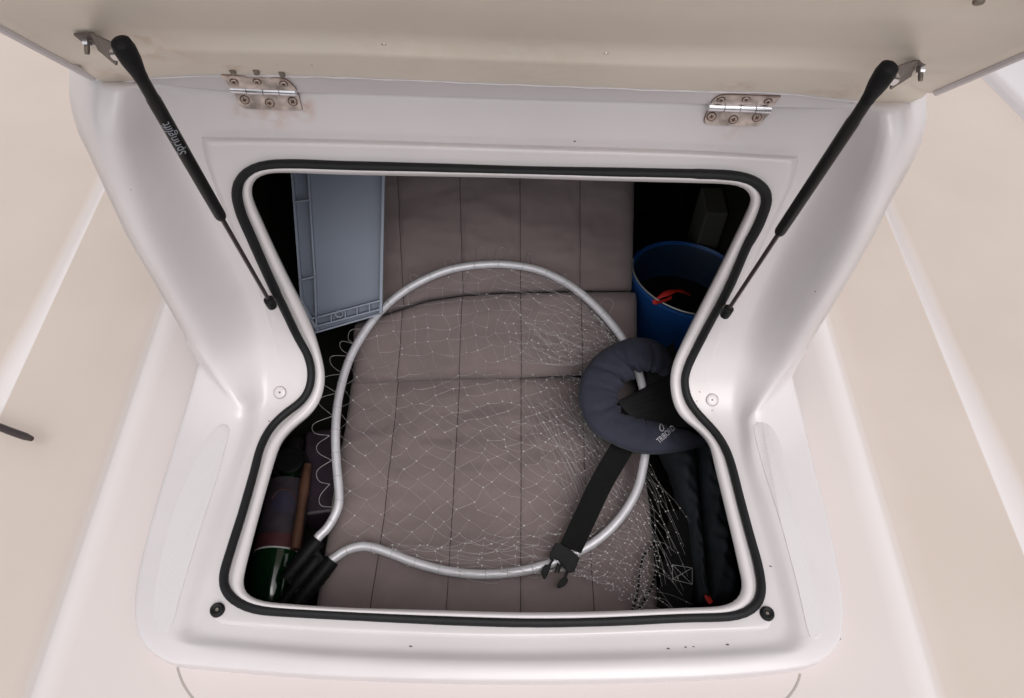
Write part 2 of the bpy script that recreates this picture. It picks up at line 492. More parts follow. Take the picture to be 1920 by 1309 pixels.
BAND[3] = BAND[22] = .35; BAND[9] = BAND[16] = .75; BAND[8] = BAND[17] = .3; BAND[10] = BAND[15] = .5  # ridge columns: grit-free gelcoat, whitened to paint in the crest highlight
pb = deck.data.attributes.new('band', 'FLOAT', 'POINT')
pb.data.foreach_set('value', [float(q) for r in rows for q in BAND])
deck['kind'] = 'structure'
for nm, pts in (('deck_seam', [(333, 1252), (338, 1268), (347, 1288), (364, 1312), (400, 1350)]),
                ('deck_seam', [(1500, 1264), (1495, 1280), (1485, 1298), (1470, 1316), (1440, 1350)])):
    P = cr([on_z(x, y, ZD - .0012) for x, y in pts], 24)
    build(nm, MB().tube(P, 0.0022, 6), M['caulk'], deck)

# white coaming farther out on the right side of the boat
P = [on_z(x, y, -.045) for x, y in ((1850, 128), (1985, 262))]
dirv = (P[0] - P[1]) / np.linalg.norm(P[0] - P[1])
A, B = P[1] - dirv * 2.2, P[0] + dirv * 1.2
out = np.array((-dirv[1], dirv[0], 0)); out = out if out[0] > 0 else -out
g = []
for t in np.linspace(0, 1, 12):
    q = A * (1 - t) + B * t
    g.append([q + out * a + np.array((0, 0, h)) for a, h in ((-.012, -.03), (0, -.012), (.006, 0), (.02, .002), (.13, .004), (.15, .03), (.17, .036), (.30, .036), (.32, -.05))])
tag(build('gunwale', MB().grid(g), M['gelcoat'], auto=60), 'white rounded gunwale strip at the top right edge of the boat', 'gunwale')

# ------------------------------------------------------------------ the console with its hatch
console = thing('boat_console', 'white moulded fibreglass console with open top-hinged hatch and black seal', 'boat console', (0, 0.62, -0.05))

SEG_N = [64, 56, 56, 64, 56, 56]             # T, RU, RL, B, LL, LU
def ring(segs, nfun=None):
    """segs: six lists of (px, py[, n]) -> list of (px, py, n)"""
    out = []
    for k, sg in enumerate(segs):
        sg = [tuple(p) + ((0.0,) if len(p) == 2 else ()) for p in sg]
        out += list(cr(np.array(sg), SEG_N[k] + 1)[:-1])
    return np.array(out)
def closed_px(pts, keys):
    """a traced closed loop of (px, py) cut at the six key indices"""
    segs = []
    for a, b in zip(keys, keys[1:] + [keys[0]]):
        segs.append(pts[a:b + 1] if b > a else pts[a:] + pts[:b + 1])
    # smooth with the neighbours in view
    full = cr(np.array(pts, float), len(pts) * 16, closed=True)
    out = []
    for k, sg in enumerate(segs):
        out += list(cr(np.array(sg, float), SEG_N[k] + 1)[:-1])
    out = np.array(out)
    for _ in range(3): out = (np.roll(out, 1, 0) + 2 * out + np.roll(out, -1, 0)) / 4
    return out

seal_px = [(452, 330), (472, 313), (505, 306), (560, 305), (640, 308), (800, 312), (960, 317), (1120, 320), (1280, 323), (1380, 327), (1413, 336),
           (1436, 358), (1434, 385), (1418, 425), (1400, 457), (1365, 538), (1323, 616), (1290, 683), (1282, 713), (1288, 746), (1307, 776), (1337, 809),
           (1357, 839), (1370, 872), (1390, 950), (1409, 1020), (1420, 1060), (1427, 1105), (1420, 1135), (1402, 1151), (1370, 1158), (1280, 1160), (1130, 1167), (987, 1169), (820, 1164),
           (640, 1155), (500, 1147), (465, 1141), (437, 1126), (422, 1104), (421, 1079), (437, 1024), (457, 960), (477, 889), (490, 840), (510, 803), (537, 776),
           (567, 753), (582, 727), (586, 696), (578, 664), (560, 631), (533, 574), (507, 520), (470, 436), (453, 396), (445, 358)]
inner_px = [(477, 337), (488, 328), (505, 325), (560, 326), (640, 329), (800, 332), (960, 335), (1120, 340), (1280, 344), (1375, 347), (1396, 353),
            (1408, 371), (1404, 391), (1392, 417), (1379, 444), (1346, 511), (1307, 587), (1264, 674), (1255, 716), (1261, 754), (1276, 782), (1306, 805),
            (1328, 830), (1339, 872), (1360, 958), (1376, 1025), (1384, 1062), (1391, 1095), (1385, 1121), (1368, 1134), (1340, 1137), (1280, 1139), (1130, 1145), (987, 1147), (820, 1143),
            (640, 1138), (510, 1129), (486, 1126), (467, 1118), (457, 1102), (458, 1080), (473, 1018), (494, 939), (513, 872), (529, 826), (553, 799), (585, 774),
            (603, 746), (610, 710), (606, 678), (590, 625), (567, 573), (545, 530), (520, 478), (490, 412), (478, 384), (472, 360)]
KS = [0, 10, 18, 28, 38, 49]
assert len(seal_px) == len(inner_px) == 57, (len(seal_px), len(inner_px))
SEAL, INNER = closed_px(seal_px, KS), closed_px(inner_px, KS)

R1 = ring([
    [(197, 163, .05), (300, 141, .0), (640, 138, -.012), (960, 150, -.012), (1280, 160, -.012), (1580, 177, 0), (1685, 204, .05)],
    [(1685, 204, .05), (1691, 265, .075), (1673, 325, .085), (1648, 377, .085), (1620, 436, .085), (1575, 519, .08), (1527, 596, .07), (1475, 689, .05), (1428, 756, .035), (1410, 783, .028)],
    [(1410, 783, .028), (1423, 872, .014), (1457, 972, .012), (1487, 1079, .012), (1508, 1180, .012), (1511, 1200, .012)],
    [(1511, 1200, .012), (1500, 1216, .012), (1470, 1226, .012), (1280, 1238, .012), (960, 1244, .012), (640, 1235, .012), (400, 1215, .012), (340, 1206, .012), (329, 1192, .012)],
    [(329, 1192, .012), (331, 1170, .012), (377, 995, .012), (424, 872, .014), (446, 800, .020), (450, 768, .03)],
    [(450, 768, .03), (432, 743, .036), (387, 669, .055), (353, 609, .07), (320, 553, .08), (287, 496, .085), (255, 436, .085), (222, 367, .085), (192, 287, .082), (186, 230, .075), (197, 163, .05)]])
R0 = ring([
    [(123, 128, -.11), (300, 122, -.12), (640, 118, -.12), (960, 128, -.12), (1280, 138, -.12), (1580, 150, -.12), (1743, 175, -.11)],
    [(1743, 175, -.11), (1742, 227, -.08), (1727, 277, -.04), (1700, 330, .01), (1673, 377, .04), (1643, 438, .05), (1597, 519, .05), (1550, 596, .04), (1510, 660, .02), (1488, 703, .011)],
    [(1488, 703, .011), (1513, 803, .007), (1528, 872, .007), (1547, 939, .007), (1570, 1046, .007), (1583, 1125, .007), (1583, 1165, .007)],
    [(1583, 1165, .007), (1578, 1200, .007), (1550, 1234, .007), (1508, 1250, .007), (1430, 1261, .007), (1280, 1271, .007), (974, 1277, .007), (640, 1269, .007), (361, 1248, .007), (305, 1237, .007), (268, 1208, .007), (254, 1180, .007), (250, 1145, .007)],
    [(250, 1145, .007), (252, 1110, .007), (260, 1059, .007), (287, 955, .007), (313, 868, .007), (345, 765, .007), (370, 679, .011)],
    [(370, 679, .011), (345, 632, .035), (300, 553, .05), (267, 496, .05), (233, 438, .05), (200, 367, .04), (163, 287, .0), (140, 240, -.04), (125, 187, -.08), (123, 128, -.11)]])
R2 = ring([
    [(300, 172), (500, 178), (640, 180), (960, 190), (1280, 200), (1450, 208), (1588, 214)],
    [(1588, 214), (1572, 260), (1545, 330), (1510, 400), (1475, 470), (1445, 535), (1420, 600), (1400, 670), (1385, 740), (1383, 790)],
    [(1383, 790), (1395, 872), (1425, 972), (1455, 1079), (1475, 1165), (1476, 1182)],
    [(1476, 1182), (1468, 1198), (1430, 1208), (1280, 1217), (960, 1223), (640, 1214), (430, 1197), (375, 1189), (362, 1178)],
    [(362, 1178), (364, 1155), (400, 1040), (444, 899), (480, 800), (492, 745)],
    [(492, 745), (487, 669), (470, 609), (450, 553), (425, 496), (395, 436), (355, 350), (318, 265), (300, 172)]])
R3 = ring([
    [(378, 257), (640, 262), (960, 272), (1280, 282), (1497, 294)],
    [(1497, 294), (1490, 330), (1465, 390), (1435, 450), (1405, 520), (1375, 590), (1350, 640), (1338, 690), (1336, 735), (1352, 785)],
    [(1352, 785), (1375, 850), (1405, 960), (1435, 1070), (1450, 1150), (1447, 1166)],
    [(1447, 1166), (1430, 1180), (1280, 1187), (960, 1196), (640, 1186), (430, 1171), (405, 1164), (394, 1150)],
    [(394, 1150), (397, 1125), (430, 1010), (460, 880), (490, 805), (520, 760)],
    [(520, 760), (530, 700), (515, 640), (498, 580), (475, 520), (435, 430), (405, 355), (384, 295), (378, 257)]])
NT = len(R1)
def stepn(py, i):
    seg = np.searchsorted(np.cumsum(SEG_N), i, side='right')
    if seg == 0: return 0.013
    if seg in (1, 5): return 0.013 * (1 - smooth01(470, 640, py))
    if seg == 3: return 0.004
    return 0.0
STEP = np.array([stepn(SEAL[i][1], i) for i in range(NT)])
for _ in range(12): STEP = (np.roll(STEP, 1) + 2 * STEP + np.roll(STEP, -1)) / 4

def to3(R, n=None): return np.array([surf(p[0], p[1], (p[2] if n is None else n[i]))[0] for i, p in enumerate(R)])
def nor3(R, n=None): return np.array([surf(p[0], p[1], (p[2] if n is None else n[i]))[1] for i, p in enumerate(R)])
P0, P1, P2 = to3(R0), to3(R1), to3(R2)
P3 = to3(R3)
lerp = lambda a, b, t: a * (1 - t) + b * t
q3b = lerp(R3[:, :2], SEAL, 0.16)
P3b = to3(q3b, STEP)
q4 = lerp(R3[:, :2], SEAL, 0.6)
P4 = to3(q4, STEP)
Ps = to3(SEAL, STEP); Ns = nor3(SEAL, STEP)
q5 = lerp(SEAL, INNER, 0.25); P5 = to3(q5, STEP + .001)
q6 = lerp(SEAL, INNER, 0.42); P6 = to3(q6, STEP + .010)
q7 = lerp(SEAL, INNER, 0.72); P7 = to3(q7, STEP + .012)
P8 = to3(INNER, STEP + .004); N8 = nor3(INNER, STEP)
gout = P8 - to3(lerp(SEAL, INNER, 0.8), STEP + .004)
gout = gout / np.linalg.norm(gout, axis=1)[:, None]
P9 = P8 - N8 * 0.010 - gout * 0.004
P10 = P9 - gout * 0.03 - N8 * 0.004

# outer skirts: the coaming drops to the deck, the console's sides run back
PA = P0.copy()
cum = np.cumsum([0] + SEG_N)
for i in range(NT):
    wall = 1.0 if (i < cum[1] or (cum[1] <= i < cum[2] and R0[i][1] < 640) or (i >= cum[5] and R0[i][1] < 625)) else 0.0
    if wall: PA[i] = (P0[i][0], 1.48, P0[i][2])
    else: PA[i] = (P0[i][0], P0[i][1], P0[i][2] - 0.06)
def mix_rings(rings, k=4):
    """smooth cross-section through successive rings"""
    out = []
    for i in range(len(rings) - 1):
        a = rings[max(i - 1, 0)]; b = rings[i]; c = rings[i + 1]; d = rings[min(i + 2, len(rings) - 1)]
        for q in range(k):
            t = q / k
            out.append(0.5 * ((2 * b) + 0.75 * (c - a) * t + (2 * a - 5 * b + 4 * c - d + 0.25 * (c - a) - 0 * a) * t * t * 0 ) if False else b * (1 - t) + c * t)
    out.append(rings[-1])
    return out
def rounded(a, b, c, k=5, w=0.5):
    """b replaced by a small round-over between a and c"""
    s, e = lerp(b, a, w), lerp(b, c, w)
    return [ (1 - t) ** 2 * s + 2 * t * (1 - t) * b + t * t * e for t in np.linspace(0, 1, k)]
rim = [PA] + rounded(PA, P0, P1, 5, np.where(np.arange(NT)[:, None] >= 0, 0.12, 0)) 
Wr = np.full((NT, 1), 0.35)
rim += rounded(P0, P1, P2, 7, 0.38)
rim += rounded(P1, P2, P3, 5, 0.35)
rim += [lerp(P2, P3, .75), P3]
# closed shell part
shell = build('console_shell', MB().grid([list(r) for r in rim], cv=True), M['frame'], console, auto=70)
bmk = [P3] + rounded(P3, P3b, P4, 5, 0.4) + [P4, Ps, P5] + rounded(P5, P6, P7, 4, .4) + rounded(P6, P7, P8, 4, .5) + rounded(P7, P8, P9, 5, .3) + [P9, P10]
frame = build('hatch_frame', MB().grid([list(r) for r in bmk], cv=True), M['frame'], console, auto=70)
sealr = []
for i, p in enumerate(Ps):
    f = 1 + .05 * mnoise.noise(Vector(p * 14)) + .03 * mnoise.noise(Vector(p * 60))
    if (SEAL[i][0] > 1300 and SEAL[i][1] < 450) or (SEAL[i][0] < 540 and SEAL[i][1] < 545 and SEAL[i][1] > 340): f *= 1.09      # past the joints the strip sits fuller
    sealr.append((0.0068 * f, 0.0062 * f))
mbx = MB().tube([p + n * 0.004 for p, n in zip(Ps, Ns)], sealr, 10, closed=True)
build('rubber_seal', mbx, M['seal'], console)

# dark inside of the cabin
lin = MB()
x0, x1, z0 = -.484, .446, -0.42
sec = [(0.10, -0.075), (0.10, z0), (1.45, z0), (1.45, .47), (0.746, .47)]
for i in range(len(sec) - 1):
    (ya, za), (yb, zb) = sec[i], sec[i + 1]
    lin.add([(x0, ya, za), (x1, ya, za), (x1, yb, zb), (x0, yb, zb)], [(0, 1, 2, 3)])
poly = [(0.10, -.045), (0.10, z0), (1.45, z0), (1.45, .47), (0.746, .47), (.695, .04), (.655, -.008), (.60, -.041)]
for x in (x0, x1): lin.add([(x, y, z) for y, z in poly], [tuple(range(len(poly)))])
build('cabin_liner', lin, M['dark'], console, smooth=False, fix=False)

# anti-slip pads on the coaming
_rv = [tuple(p) for r in rim for p in r]
shell_bvh = BVHTree.FromPolygons(_rv, [(i * NT + j, i * NT + (j + 1) % NT, (i + 1) * NT + (j + 1) % NT, (i + 1) * NT + j) for i in range(len(rim) - 1) for j in range(NT)])
def pad(outline, nm):
    c = cr(np.array(outline, float), 90, closed=True)
    def on_shell(x, y, lift):
        d = ray(x, y); h = shell_bvh.ray_cast(Vector(CP), Vector(d).normalized())
        nn = np.array(h[1]); nn = nn if nn[2] > 0 else -nn
        return np.array(h[0]) + nn * lift
    top = [on_shell(x, y, .0009) for x, y in c]
    cen = np.mean(c, axis=0)
    low = [on_shell(*(cen + (q - cen) * 1.012), -.0006) for q in c]
    n = len(c)
    m = MB()
    m.grid([low, top], cv=True)
    m.add(top, [tuple(range(n))])
    return build(nm, m, M['pad'], console, auto=30)
def lane(mp):   # pad outline along the coaming
    return mp
pad([(1414, 800), (1440, 797), (1462, 830), (1478, 900), (1502, 1000), (1525, 1100), (1540, 1160), (1543, 1180), (1534, 1194), (1522, 1196), (1514, 1180), (1492, 1085), (1462, 975), (1430, 872)], 'antislip_pad')
pad([(430, 806), (420, 796), (402, 806), (376, 845), (345, 910), (318, 985), (298, 1065), (289, 1125), (291, 1162), (304, 1182), (317, 1180), (327, 1160), (340, 1110), (376, 992), (408, 893), (424, 835)], 'antislip_pad')

# rubber buffers and blanked screw holes
for (x, y) in ((409, 1145), (1437, 1152)):
    p, n = surf(x, y, .0)
    o = build('rubber_bumper', MB().disc(p, n, .0098, .008, 24, profile=[(1, -.3), (1, .5), (.9, .85), (.72, 1), (.5, .8), (.32, .78), (.28, .55), (.001, .5)]), M['seal'], console)
    build('screw', MB().disc(p + n * .0042, n, .0026, .0012, 12), M['bolt'], o)
for (x, y) in ((525, 736), (1335, 750)):
    p, n = surf(x, y, .0)
    o = build('screw_cover', MB().disc(p, n, .0095, .0025, 24, profile=[(1, -.3), (.95, .7), (.8, 1), (.3, 1), (.001, 1)]), M['gelcoat'], console)
    build('cover_ring', MB().tube([p + n * .0006 + (np.cross(n, (1, 0, 0)) * math.sin(a) + np.array((1, 0, 0)) * math.cos(a)) * .0098 for a in np.linspace(0, 2 * math.pi, 28)[:-1]], .0006, 5, closed=True), M['caulk'], o)
    build('screw', MB().disc(p + n * .002, n, .0017, .0012, 10), M['bolt'], o)

# ------------------------------------------------------------------ the lid
TILT = math.radians(51)
ld = np.array((0, -math.cos(TILT), math.sin(TILT)))          # along the lid, away from the hinges
ln = np.array((0, -math.sin(TILT), -math.cos(TILT)))         # out of its underside
xs = np.linspace(0, 1, 41)
low_px = cr(np.array([(208, 166), (300, 160), (400, 168), (495, 173), (640, 174), (960, 184), (1280, 193), (1420, 200), (1580, 203), (1678, 210)], float), 41)
upp_px = cr(np.array([(200, 158), (290, 146), (400, 141), (495, 141), (640, 145), (960, 158), (1280, 170), (1450, 174), (1590, 188), (1683, 203)], float), 41)
low3 = np.array([surf(x, y, .006)[0] for x, y in low_px])
sd = np.array((0, -0.30, 0.954)); sn = np.array((0, -0.954, -0.30))
mid = low3[20]
upp3 = np.array([on_plane(x, y, mid, sn) for x, y in upp_px])
hp = upp3[20]
def lid_at(px, py, off=0.0): return on_plane(px, py, hp + ln * off, ln)
Lc, Rc = lid_at(200, 158), lid_at(1683, 203)
Le, Re = lid_at(0, 50), lid_at(1920, 100)
def lid_edge(side, L):
    A, B = (Lc, Le) if side < 0 else (Rc, Re)
    la, lb = np.dot(A - hp, ld), np.dot(B - hp, ld)
    t = (L - la) / (lb - la)
    p = A * (1 - t) + B * t
    return p
def lid_row(L, off, inset=0.0):
    a, b = lid_edge(-1, L), lid_edge(1, L)
    a = a + np.array((inset, 0, 0)); b = b - np.array((inset, 0, 0))
    w = np.linalg.norm(b - a)
    out = []
    for k, t in enumerate(xs):
        e = min(k, 40 - k)
        if off > -.03 and e < 4:
            t = (0, .012, .016, .03)[e] / w if k < 20 else 1 - (0, .012, .016, .03)[e] / w
            out.append(a * (1 - t) + b * t + ln * (0, 0, off * .25, off)[e])
        else: out.append(a * (1 - t) + b * t + ln * off)
    return out
# rows: turned-down hinge edge, band, soft step, wide sunken panel, far end, then the outer skin
band_px = cr(np.array([(150, 131), (215, 108), (300, 97), (480, 100), (640, 103), (960, 116), (1280, 127), (1450, 128), (1570, 133), (1660, 146), (1736, 180)], float), 41)
band3 = np.array([lid_at(x, y, 0) for x, y in band_px])
band3[0] = lid_edge(-1, np.dot(band3[0] - hp, ld)); band3[-1] = lid_edge(1, np.dot(band3[-1] - hp, ld))
bandL = np.array([np.dot(p - hp, ld) for p in band3])
rowsL = [low3, low3 + (upp3 - low3) * .93, upp3 + ld * .002 + ln * 0.0]
rowsL.append(band3 - ld * .006)
rowsL.append(band3 + ld * .002 - ln * .003)
bc_ = band3 + ld * .010 - ln * .010
for k in (0, 1, 2, 38, 39, 40): bc_[k] = lid_row(bandL[k] + .010, -.010)[k]
rowsL.append(bc_)
for q in (0.06, 0.14, 0.22, 0.25, 0.29, 0.42, 0.6, 0.98):
    # each column runs from its band edge to the far end, a shallow panel pressed in between
    dep = -.011 if q < .24 or q > .7 else -.015
    R_ = []
    for k in range(41):
        L = (bandL[k] + .010) * (1 - q) + .575 * q
        R_.append(lid_row(L, dep)[k])
    rowsL.append(np.array(R_))
rowsL.append(np.array(lid_row(0.575, -.02)))
rowsL.append(np.array(lid_row(0.575, -.05)))
for L in (0.42, 0.2, 0.05): rowsL.append(np.array(lid_row(L, -.055)))
rowsL.append(low3 - ln * .035 - ld * .004)
G = [list(r) for r in rowsL]
mb = MB().grid(G[:3], 0)
mb.grid(G[2:15], 1)
mb.grid(G[14:] + [G[0]], 0)
for e in (0, -1):                                            # closed ends with a thin pale rim
    a = [r[e] for r in G]
    mb.add(a, [tuple(range(len(a)))], 0)
lipP = cr(upp3, 200)
lipR = [.0013 + .0009 * mnoise.noise(Vector(p * 55)) + .0007 * mnoise.noise(Vector(p * 160)) for p in lipP]
LIP = [p + ln * .0006 + np.array((0, 0, .0012 * mnoise.noise(Vector(p * 45)))) for p in lipP]
rust_pts = [(lid_at(272, 92), .05, .35), (lid_at(215, 140), .04, .35), (lid_at(445, 132), .02, .8), (lid_at(1560, 170), .06, .3), (lid_at(1000, 117), .10, .14), (lid_at(760, 105), .08, .12), (lid_at(1380, 160), .03, .4), (lid_at(330, 110), .06, .15)]
M['lid'] = mat('aged_cream_underside', (0.70, 0.625, 0.54), 0.5, mottle=0.08, scale=4, specks=0.02, bump=0.05, bscale=40, rust=rust_pts)
lid = build('hatch_lid', mb, [M['gelcoat'], M['lid']], console, auto=45)
build('lid_lip', MB().tube(LIP, lipR, 7), M['gelcoat'], lid)
# pale rims along both free edges of the lid
for sgn in (-1, 1):
    P = [lid_edge(sgn, L) + ln * .001 for L in np.linspace(0.0, .57, 20)]
    build('lid_rim', MB().tube(P, .0042, 8), M['gelcoat'], lid)
for (x, y) in ((720, 80), (1136, 97), (1835, 1)):
    p = lid_at(x, y, -.011)
    k = 1 if x < 1800 else 1.7
    build('lid_screw', MB().disc(p, ln, .0028 * k, .0028, 14), M['bolt'] if x > 1800 else M['screw'], lid)

# ------------------------------------------------------------------ hinges
def screw_head(p, n, r, parent, a=0.3):
    n = n / np.linalg.norm(n)
    u = np.cross(n, (0, 0, 1)); u /= np.linalg.norm(u); w = np.cross(n, u)
    o = build('screw', MB().disc(p, n, r, .0012, 18, profile=[(1, -.5), (1, .6), (.9, 1), (.001, 1.1)]), M['screw'], parent)
    m = MB()
    for k in range(2):
        d = u * math.cos(a + k * math.pi / 2) + w * math.sin(a + k * math.pi / 2)
        m.box(p + n * .0016, d * r * .5, np.cross(n, d) * r * .14, n * .0003)
    m.tube([p + n * .0005 + (u * math.cos(t) + w * math.sin(t)) * r * 1.08 for t in np.linspace(0, 2 * math.pi, 20)[:-1]], r * .13, 4, closed=True)
    m2 = build('screw_slot', m, M['rusty'], parent)
    return o
def rounded_quad(pts, r=0.18, corner=(3,)):
    out = []
    for i, p in enumerate(pts):
        if i in corner:
            a, b = np.array(pts[i - 1]), np.array(pts[(i + 1) % 4]); p = np.array(p)
            s, e = p + (a - p) * r, p + (b - p) * r
            s = p + (a - p) / np.linalg.norm(a - p) * 16 * 1.0 if True else s
            e = p + (b - p) / np.linalg.norm(b - p) * 16
            for t in np.linspace(0, 1, 6): out.append(tuple((1 - t) ** 2 * s + 2 * t * (1 - t) * p + t * t * e))
        else: out.append(tuple(p))
    return out
def hinge(lower, upper, bar, slow, supp, bolts, lc, uc):
    # lower leaf on the console face
    n0 = surf(*lower[0], .002)[1]
    base = [surf(x, y, .0014)[0] for x, y in rounded_quad(lower, corner=(lc,))]
    h = build('hinge', MB().prism(base, n0 * .002), M['steel'], console, smooth=False)
    rim_ = [surf(x, y, .0012)[0] for x, y in rounded_quad(lower, corner=(lc,))]
    build('rust_edge', MB().tube(rim_, .0009, 5, closed=True), M['rusty'], h)
    us = [on_plane(x, y, mid + sn * .002, sn) for x, y in rounded_quad(upper, corner=(uc,))]
    build('hinge_leaf', MB().prism(us, sn * .002), M['steel'], h, smooth=False)
    ue = [on_plane(x, y, mid + sn * .0012, sn) for x, y in rounded_quad(upper, corner=(uc,))]
    build('rust_edge', MB().tube(ue, .0011, 5, closed=True), M['rusty'], h)
    a, b = surf(*bar[0], .009)[0], surf(*bar[1], .009)[0]
    for i in range(4):
        s, e = a + (b - a) * (i / 4 + .006), a + (b - a) * ((i + 1) / 4 - .006)
        build('hinge_knuckle', MB().tube([s, e], .0058 if i % 2 else .0055, 16), M['steel_bright'], h)
    for k, (x, y) in enumerate(slow):
        p, n = surf(x, y, .0034); screw_head(p, n, .0047, h, .35 + k)
    for x, y in supp:
        screw_head(on_plane(x, y, mid + sn * .0042, sn), sn, .0040, h, .2)
    for x, y in bolts:
        p = lid_at(x, y + 6, 0)
        build('bolt_end', MB().tube([p, p + np.array((0, -.001, .0065))], .0032, 10), M['bolt'], h)
    return h
hinge([(440, 171), (560, 177), (567, 206), (450, 202)], [(416, 141), (537, 147), (556, 168), (433, 163)], [(433, 166), (556, 172)],
      [(459, 187), (506, 193), (549, 190)], [(439, 153), (482, 153), (532, 157)], [(438, 132), (482, 132), (530, 136)], 3, 1)
hinge([(1327, 208), (1442, 212), (1421, 235), (1316, 232)], [(1347, 177), (1463, 181), (1445, 200), (1329, 196)], [(1328, 200), (1445, 204)],
      [(1334, 218), (1375, 224), (1419, 220)], [(1352, 187), (1399, 186), (1440, 190)], [(1355, 164), (1401, 164), (1441, 168)], 3, 0)

# ------------------------------------------------------------------ gas struts
def text_mesh(body, size, name):
    cu = bpy.data.curves.new(name, 'FONT'); cu.body = body; cu.size = size; cu.resolution_u = 3
    cu.align_x = 'CENTER'; cu.align_y = 'CENTER'
    o = bpy.data.objects.new(name, cu); COL.objects.link(o)
    dg = bpy.context.evaluated_depsgraph_get()
    me = bpy.data.meshes.new_from_object(o.evaluated_get(dg))
    bm = bmesh.new(); bm.from_mesh(me)
    bmesh.ops.triangulate(bm, faces=bm.faces)
    bmesh.ops.subdivide_edges(bm, edges=[e for e in bm.edges if e.calc_length() > size * .2], cuts=2)
    bmesh.ops.triangulate(bm, faces=bm.faces)
    vs = [tuple(v.co) for v in bm.verts]; fs = [tuple(v.index for v in f.verts) for f in bm.faces]
    bm.free()
    COL.objects.unlink(o); bpy.data.objects.remove(o); bpy.data.curves.remove(cu)
    return vs, fs

def strut(top_px, mid_px, low_px_, cap_px, plate, arm_end, lettering=None, label=None):
    low, nlow = surf(low_px_[0], low_px_[1], .030)
    cap, _ = surf(cap_px[0], cap_px[1], .026)
    top = lid_at(top_px[0], top_px[1], .034)
    ax = (top - low) / np.linalg.norm(top - low)
    # where the cylinder ends, seen from the camera: nearest point of the axis to that sight line
    d = ray(*mid_px)
    nn = np.cross(d, np.cross(ax, d)); t = np.dot(CP - low, nn) / np.dot(ax, nn)
    q = low + ax * t
    body = MB()
    Lh = np.linalg.norm(top - q)
    body.tube([q, q + ax * .003, q + ax * .006, q + ax * Lh * .55, top - ax * .058, top - ax * .052, top - ax * .022], [.0055, .0064, .0067, .0067, .0067, .0060, .0060], 18)
    st = build('gas_strut', body, M['black'], console, auto=50)
    if label: st['label'] = label
    build('piston_rod', MB().tube([low - ax * .002, q + ax * .004], .0029, 12), M['rod'], st)
    build('end_socket', MB().tube([low - ax * .014, low - ax * .0125, low - ax * .004, low + ax * .006, low + ax * .0085], [.0052, .0070, .0074, .0072, .0048], 16), M['plastic'], st)
    build('end_socket', MB().tube([top - ax * .030, top - ax * .024, top - ax * .010, top + ax * .004, top + ax * .011, top + ax * .0145], [.0063, .0066, .0088, .0096, .0084, .0040], 18), M['plastic'], st)
    # ball stud into the moulding
    build('ball_stud', MB().tube([low - ax * .006, low - ax * .006 - nlow * .03], .0035, 10), M['bolt'], st)
    # bracket: plate against the lid, arm standing off it, nut and bolt end
    pl = [lid_at(x, y, -.008) for x, y in plate]
    br = MB().prism(pl, ln * .0022)
    a0, a1 = lid_at(*arm_end[0], -.006), lid_at(*arm_end[1], -.004)
    e0, e1 = lid_at(*arm_end[2], .030), lid_at(*arm_end[3], .034)
    th = np.cross(a1 - a0, e0 - a0); th = th / np.linalg.norm(th) * .002
    br.prism([a0, e0, (e0 + e1) / 2 + (e0 - a0) / np.linalg.norm(e0 - a0) * .006, e1, a1], th)
    b = build('bracket', br, M['arm'], st, smooth=False)
    c = lid_at(*plate[4] if len(plate) > 4 else plate[0], -.006)
    ec = (e0 + e1) / 2
    build('ball', MB().disc(ec, top - ec, .0058, np.linalg.norm(top - ec), 14), M['steel_bright'], st)
    return st, low, ax, q, top
def nut(px, py, parent):
    p = lid_at(px, py, -.006)
    build('nut', MB().disc(p, ln, .0052, .006, 6), M['steel_bright'], parent, smooth=False)
    build('bolt_end', MB().disc(p + ln * .006, ln, .0026, .008, 10), M['bolt'], parent)
sl = strut((237, 98), (411, 410), (506, 566), (508, 575), [(138, 62), (176, 60), (188, 92), (160, 80)], [(172, 61), (187, 93), (214, 80), (221, 121)], label='left gas strut with faded grey lettering on its black cylinder')
nut(163, 74, sl[0])
sr = strut((1656, 143), (1466, 440), (1364, 583), (1362, 592), [(1748, 122), (1722, 112), (1712, 142), (1738, 128)], [(1722, 113), (1710, 143), (1680, 127), (1671, 168)], label='right gas strut with a plain black cylinder')
nut(1727, 126, sr[0])
# faded lettering, reading up the left cylinder
vs, fs = text_mesh('Springlift', 0.0135, 'lettering')
st, low, ax, q, top = sl
dd = ray(324, 250); 
nn = np.cross(dd, np.cross(ax, dd)); tt = np.dot(CP - low, nn) / np.dot(ax, nn)
cen = low + ax * tt
toc = CP - cen; toc = toc - ax * np.dot(toc, ax); toc /= np.linalg.norm(toc)
side = np.cross(toc, ax)                                      # text up
Vt = []
for x, y, z in vs:
    y2 = y + .0022
    ang = y2 / .0080
    Vt.append(cen + ax * x + (toc * math.cos(ang) + side * math.sin(ang)) * .00805)
build('lettering', MB().add(Vt, fs), M['grey_print'], st, smooth=False, fix=False)

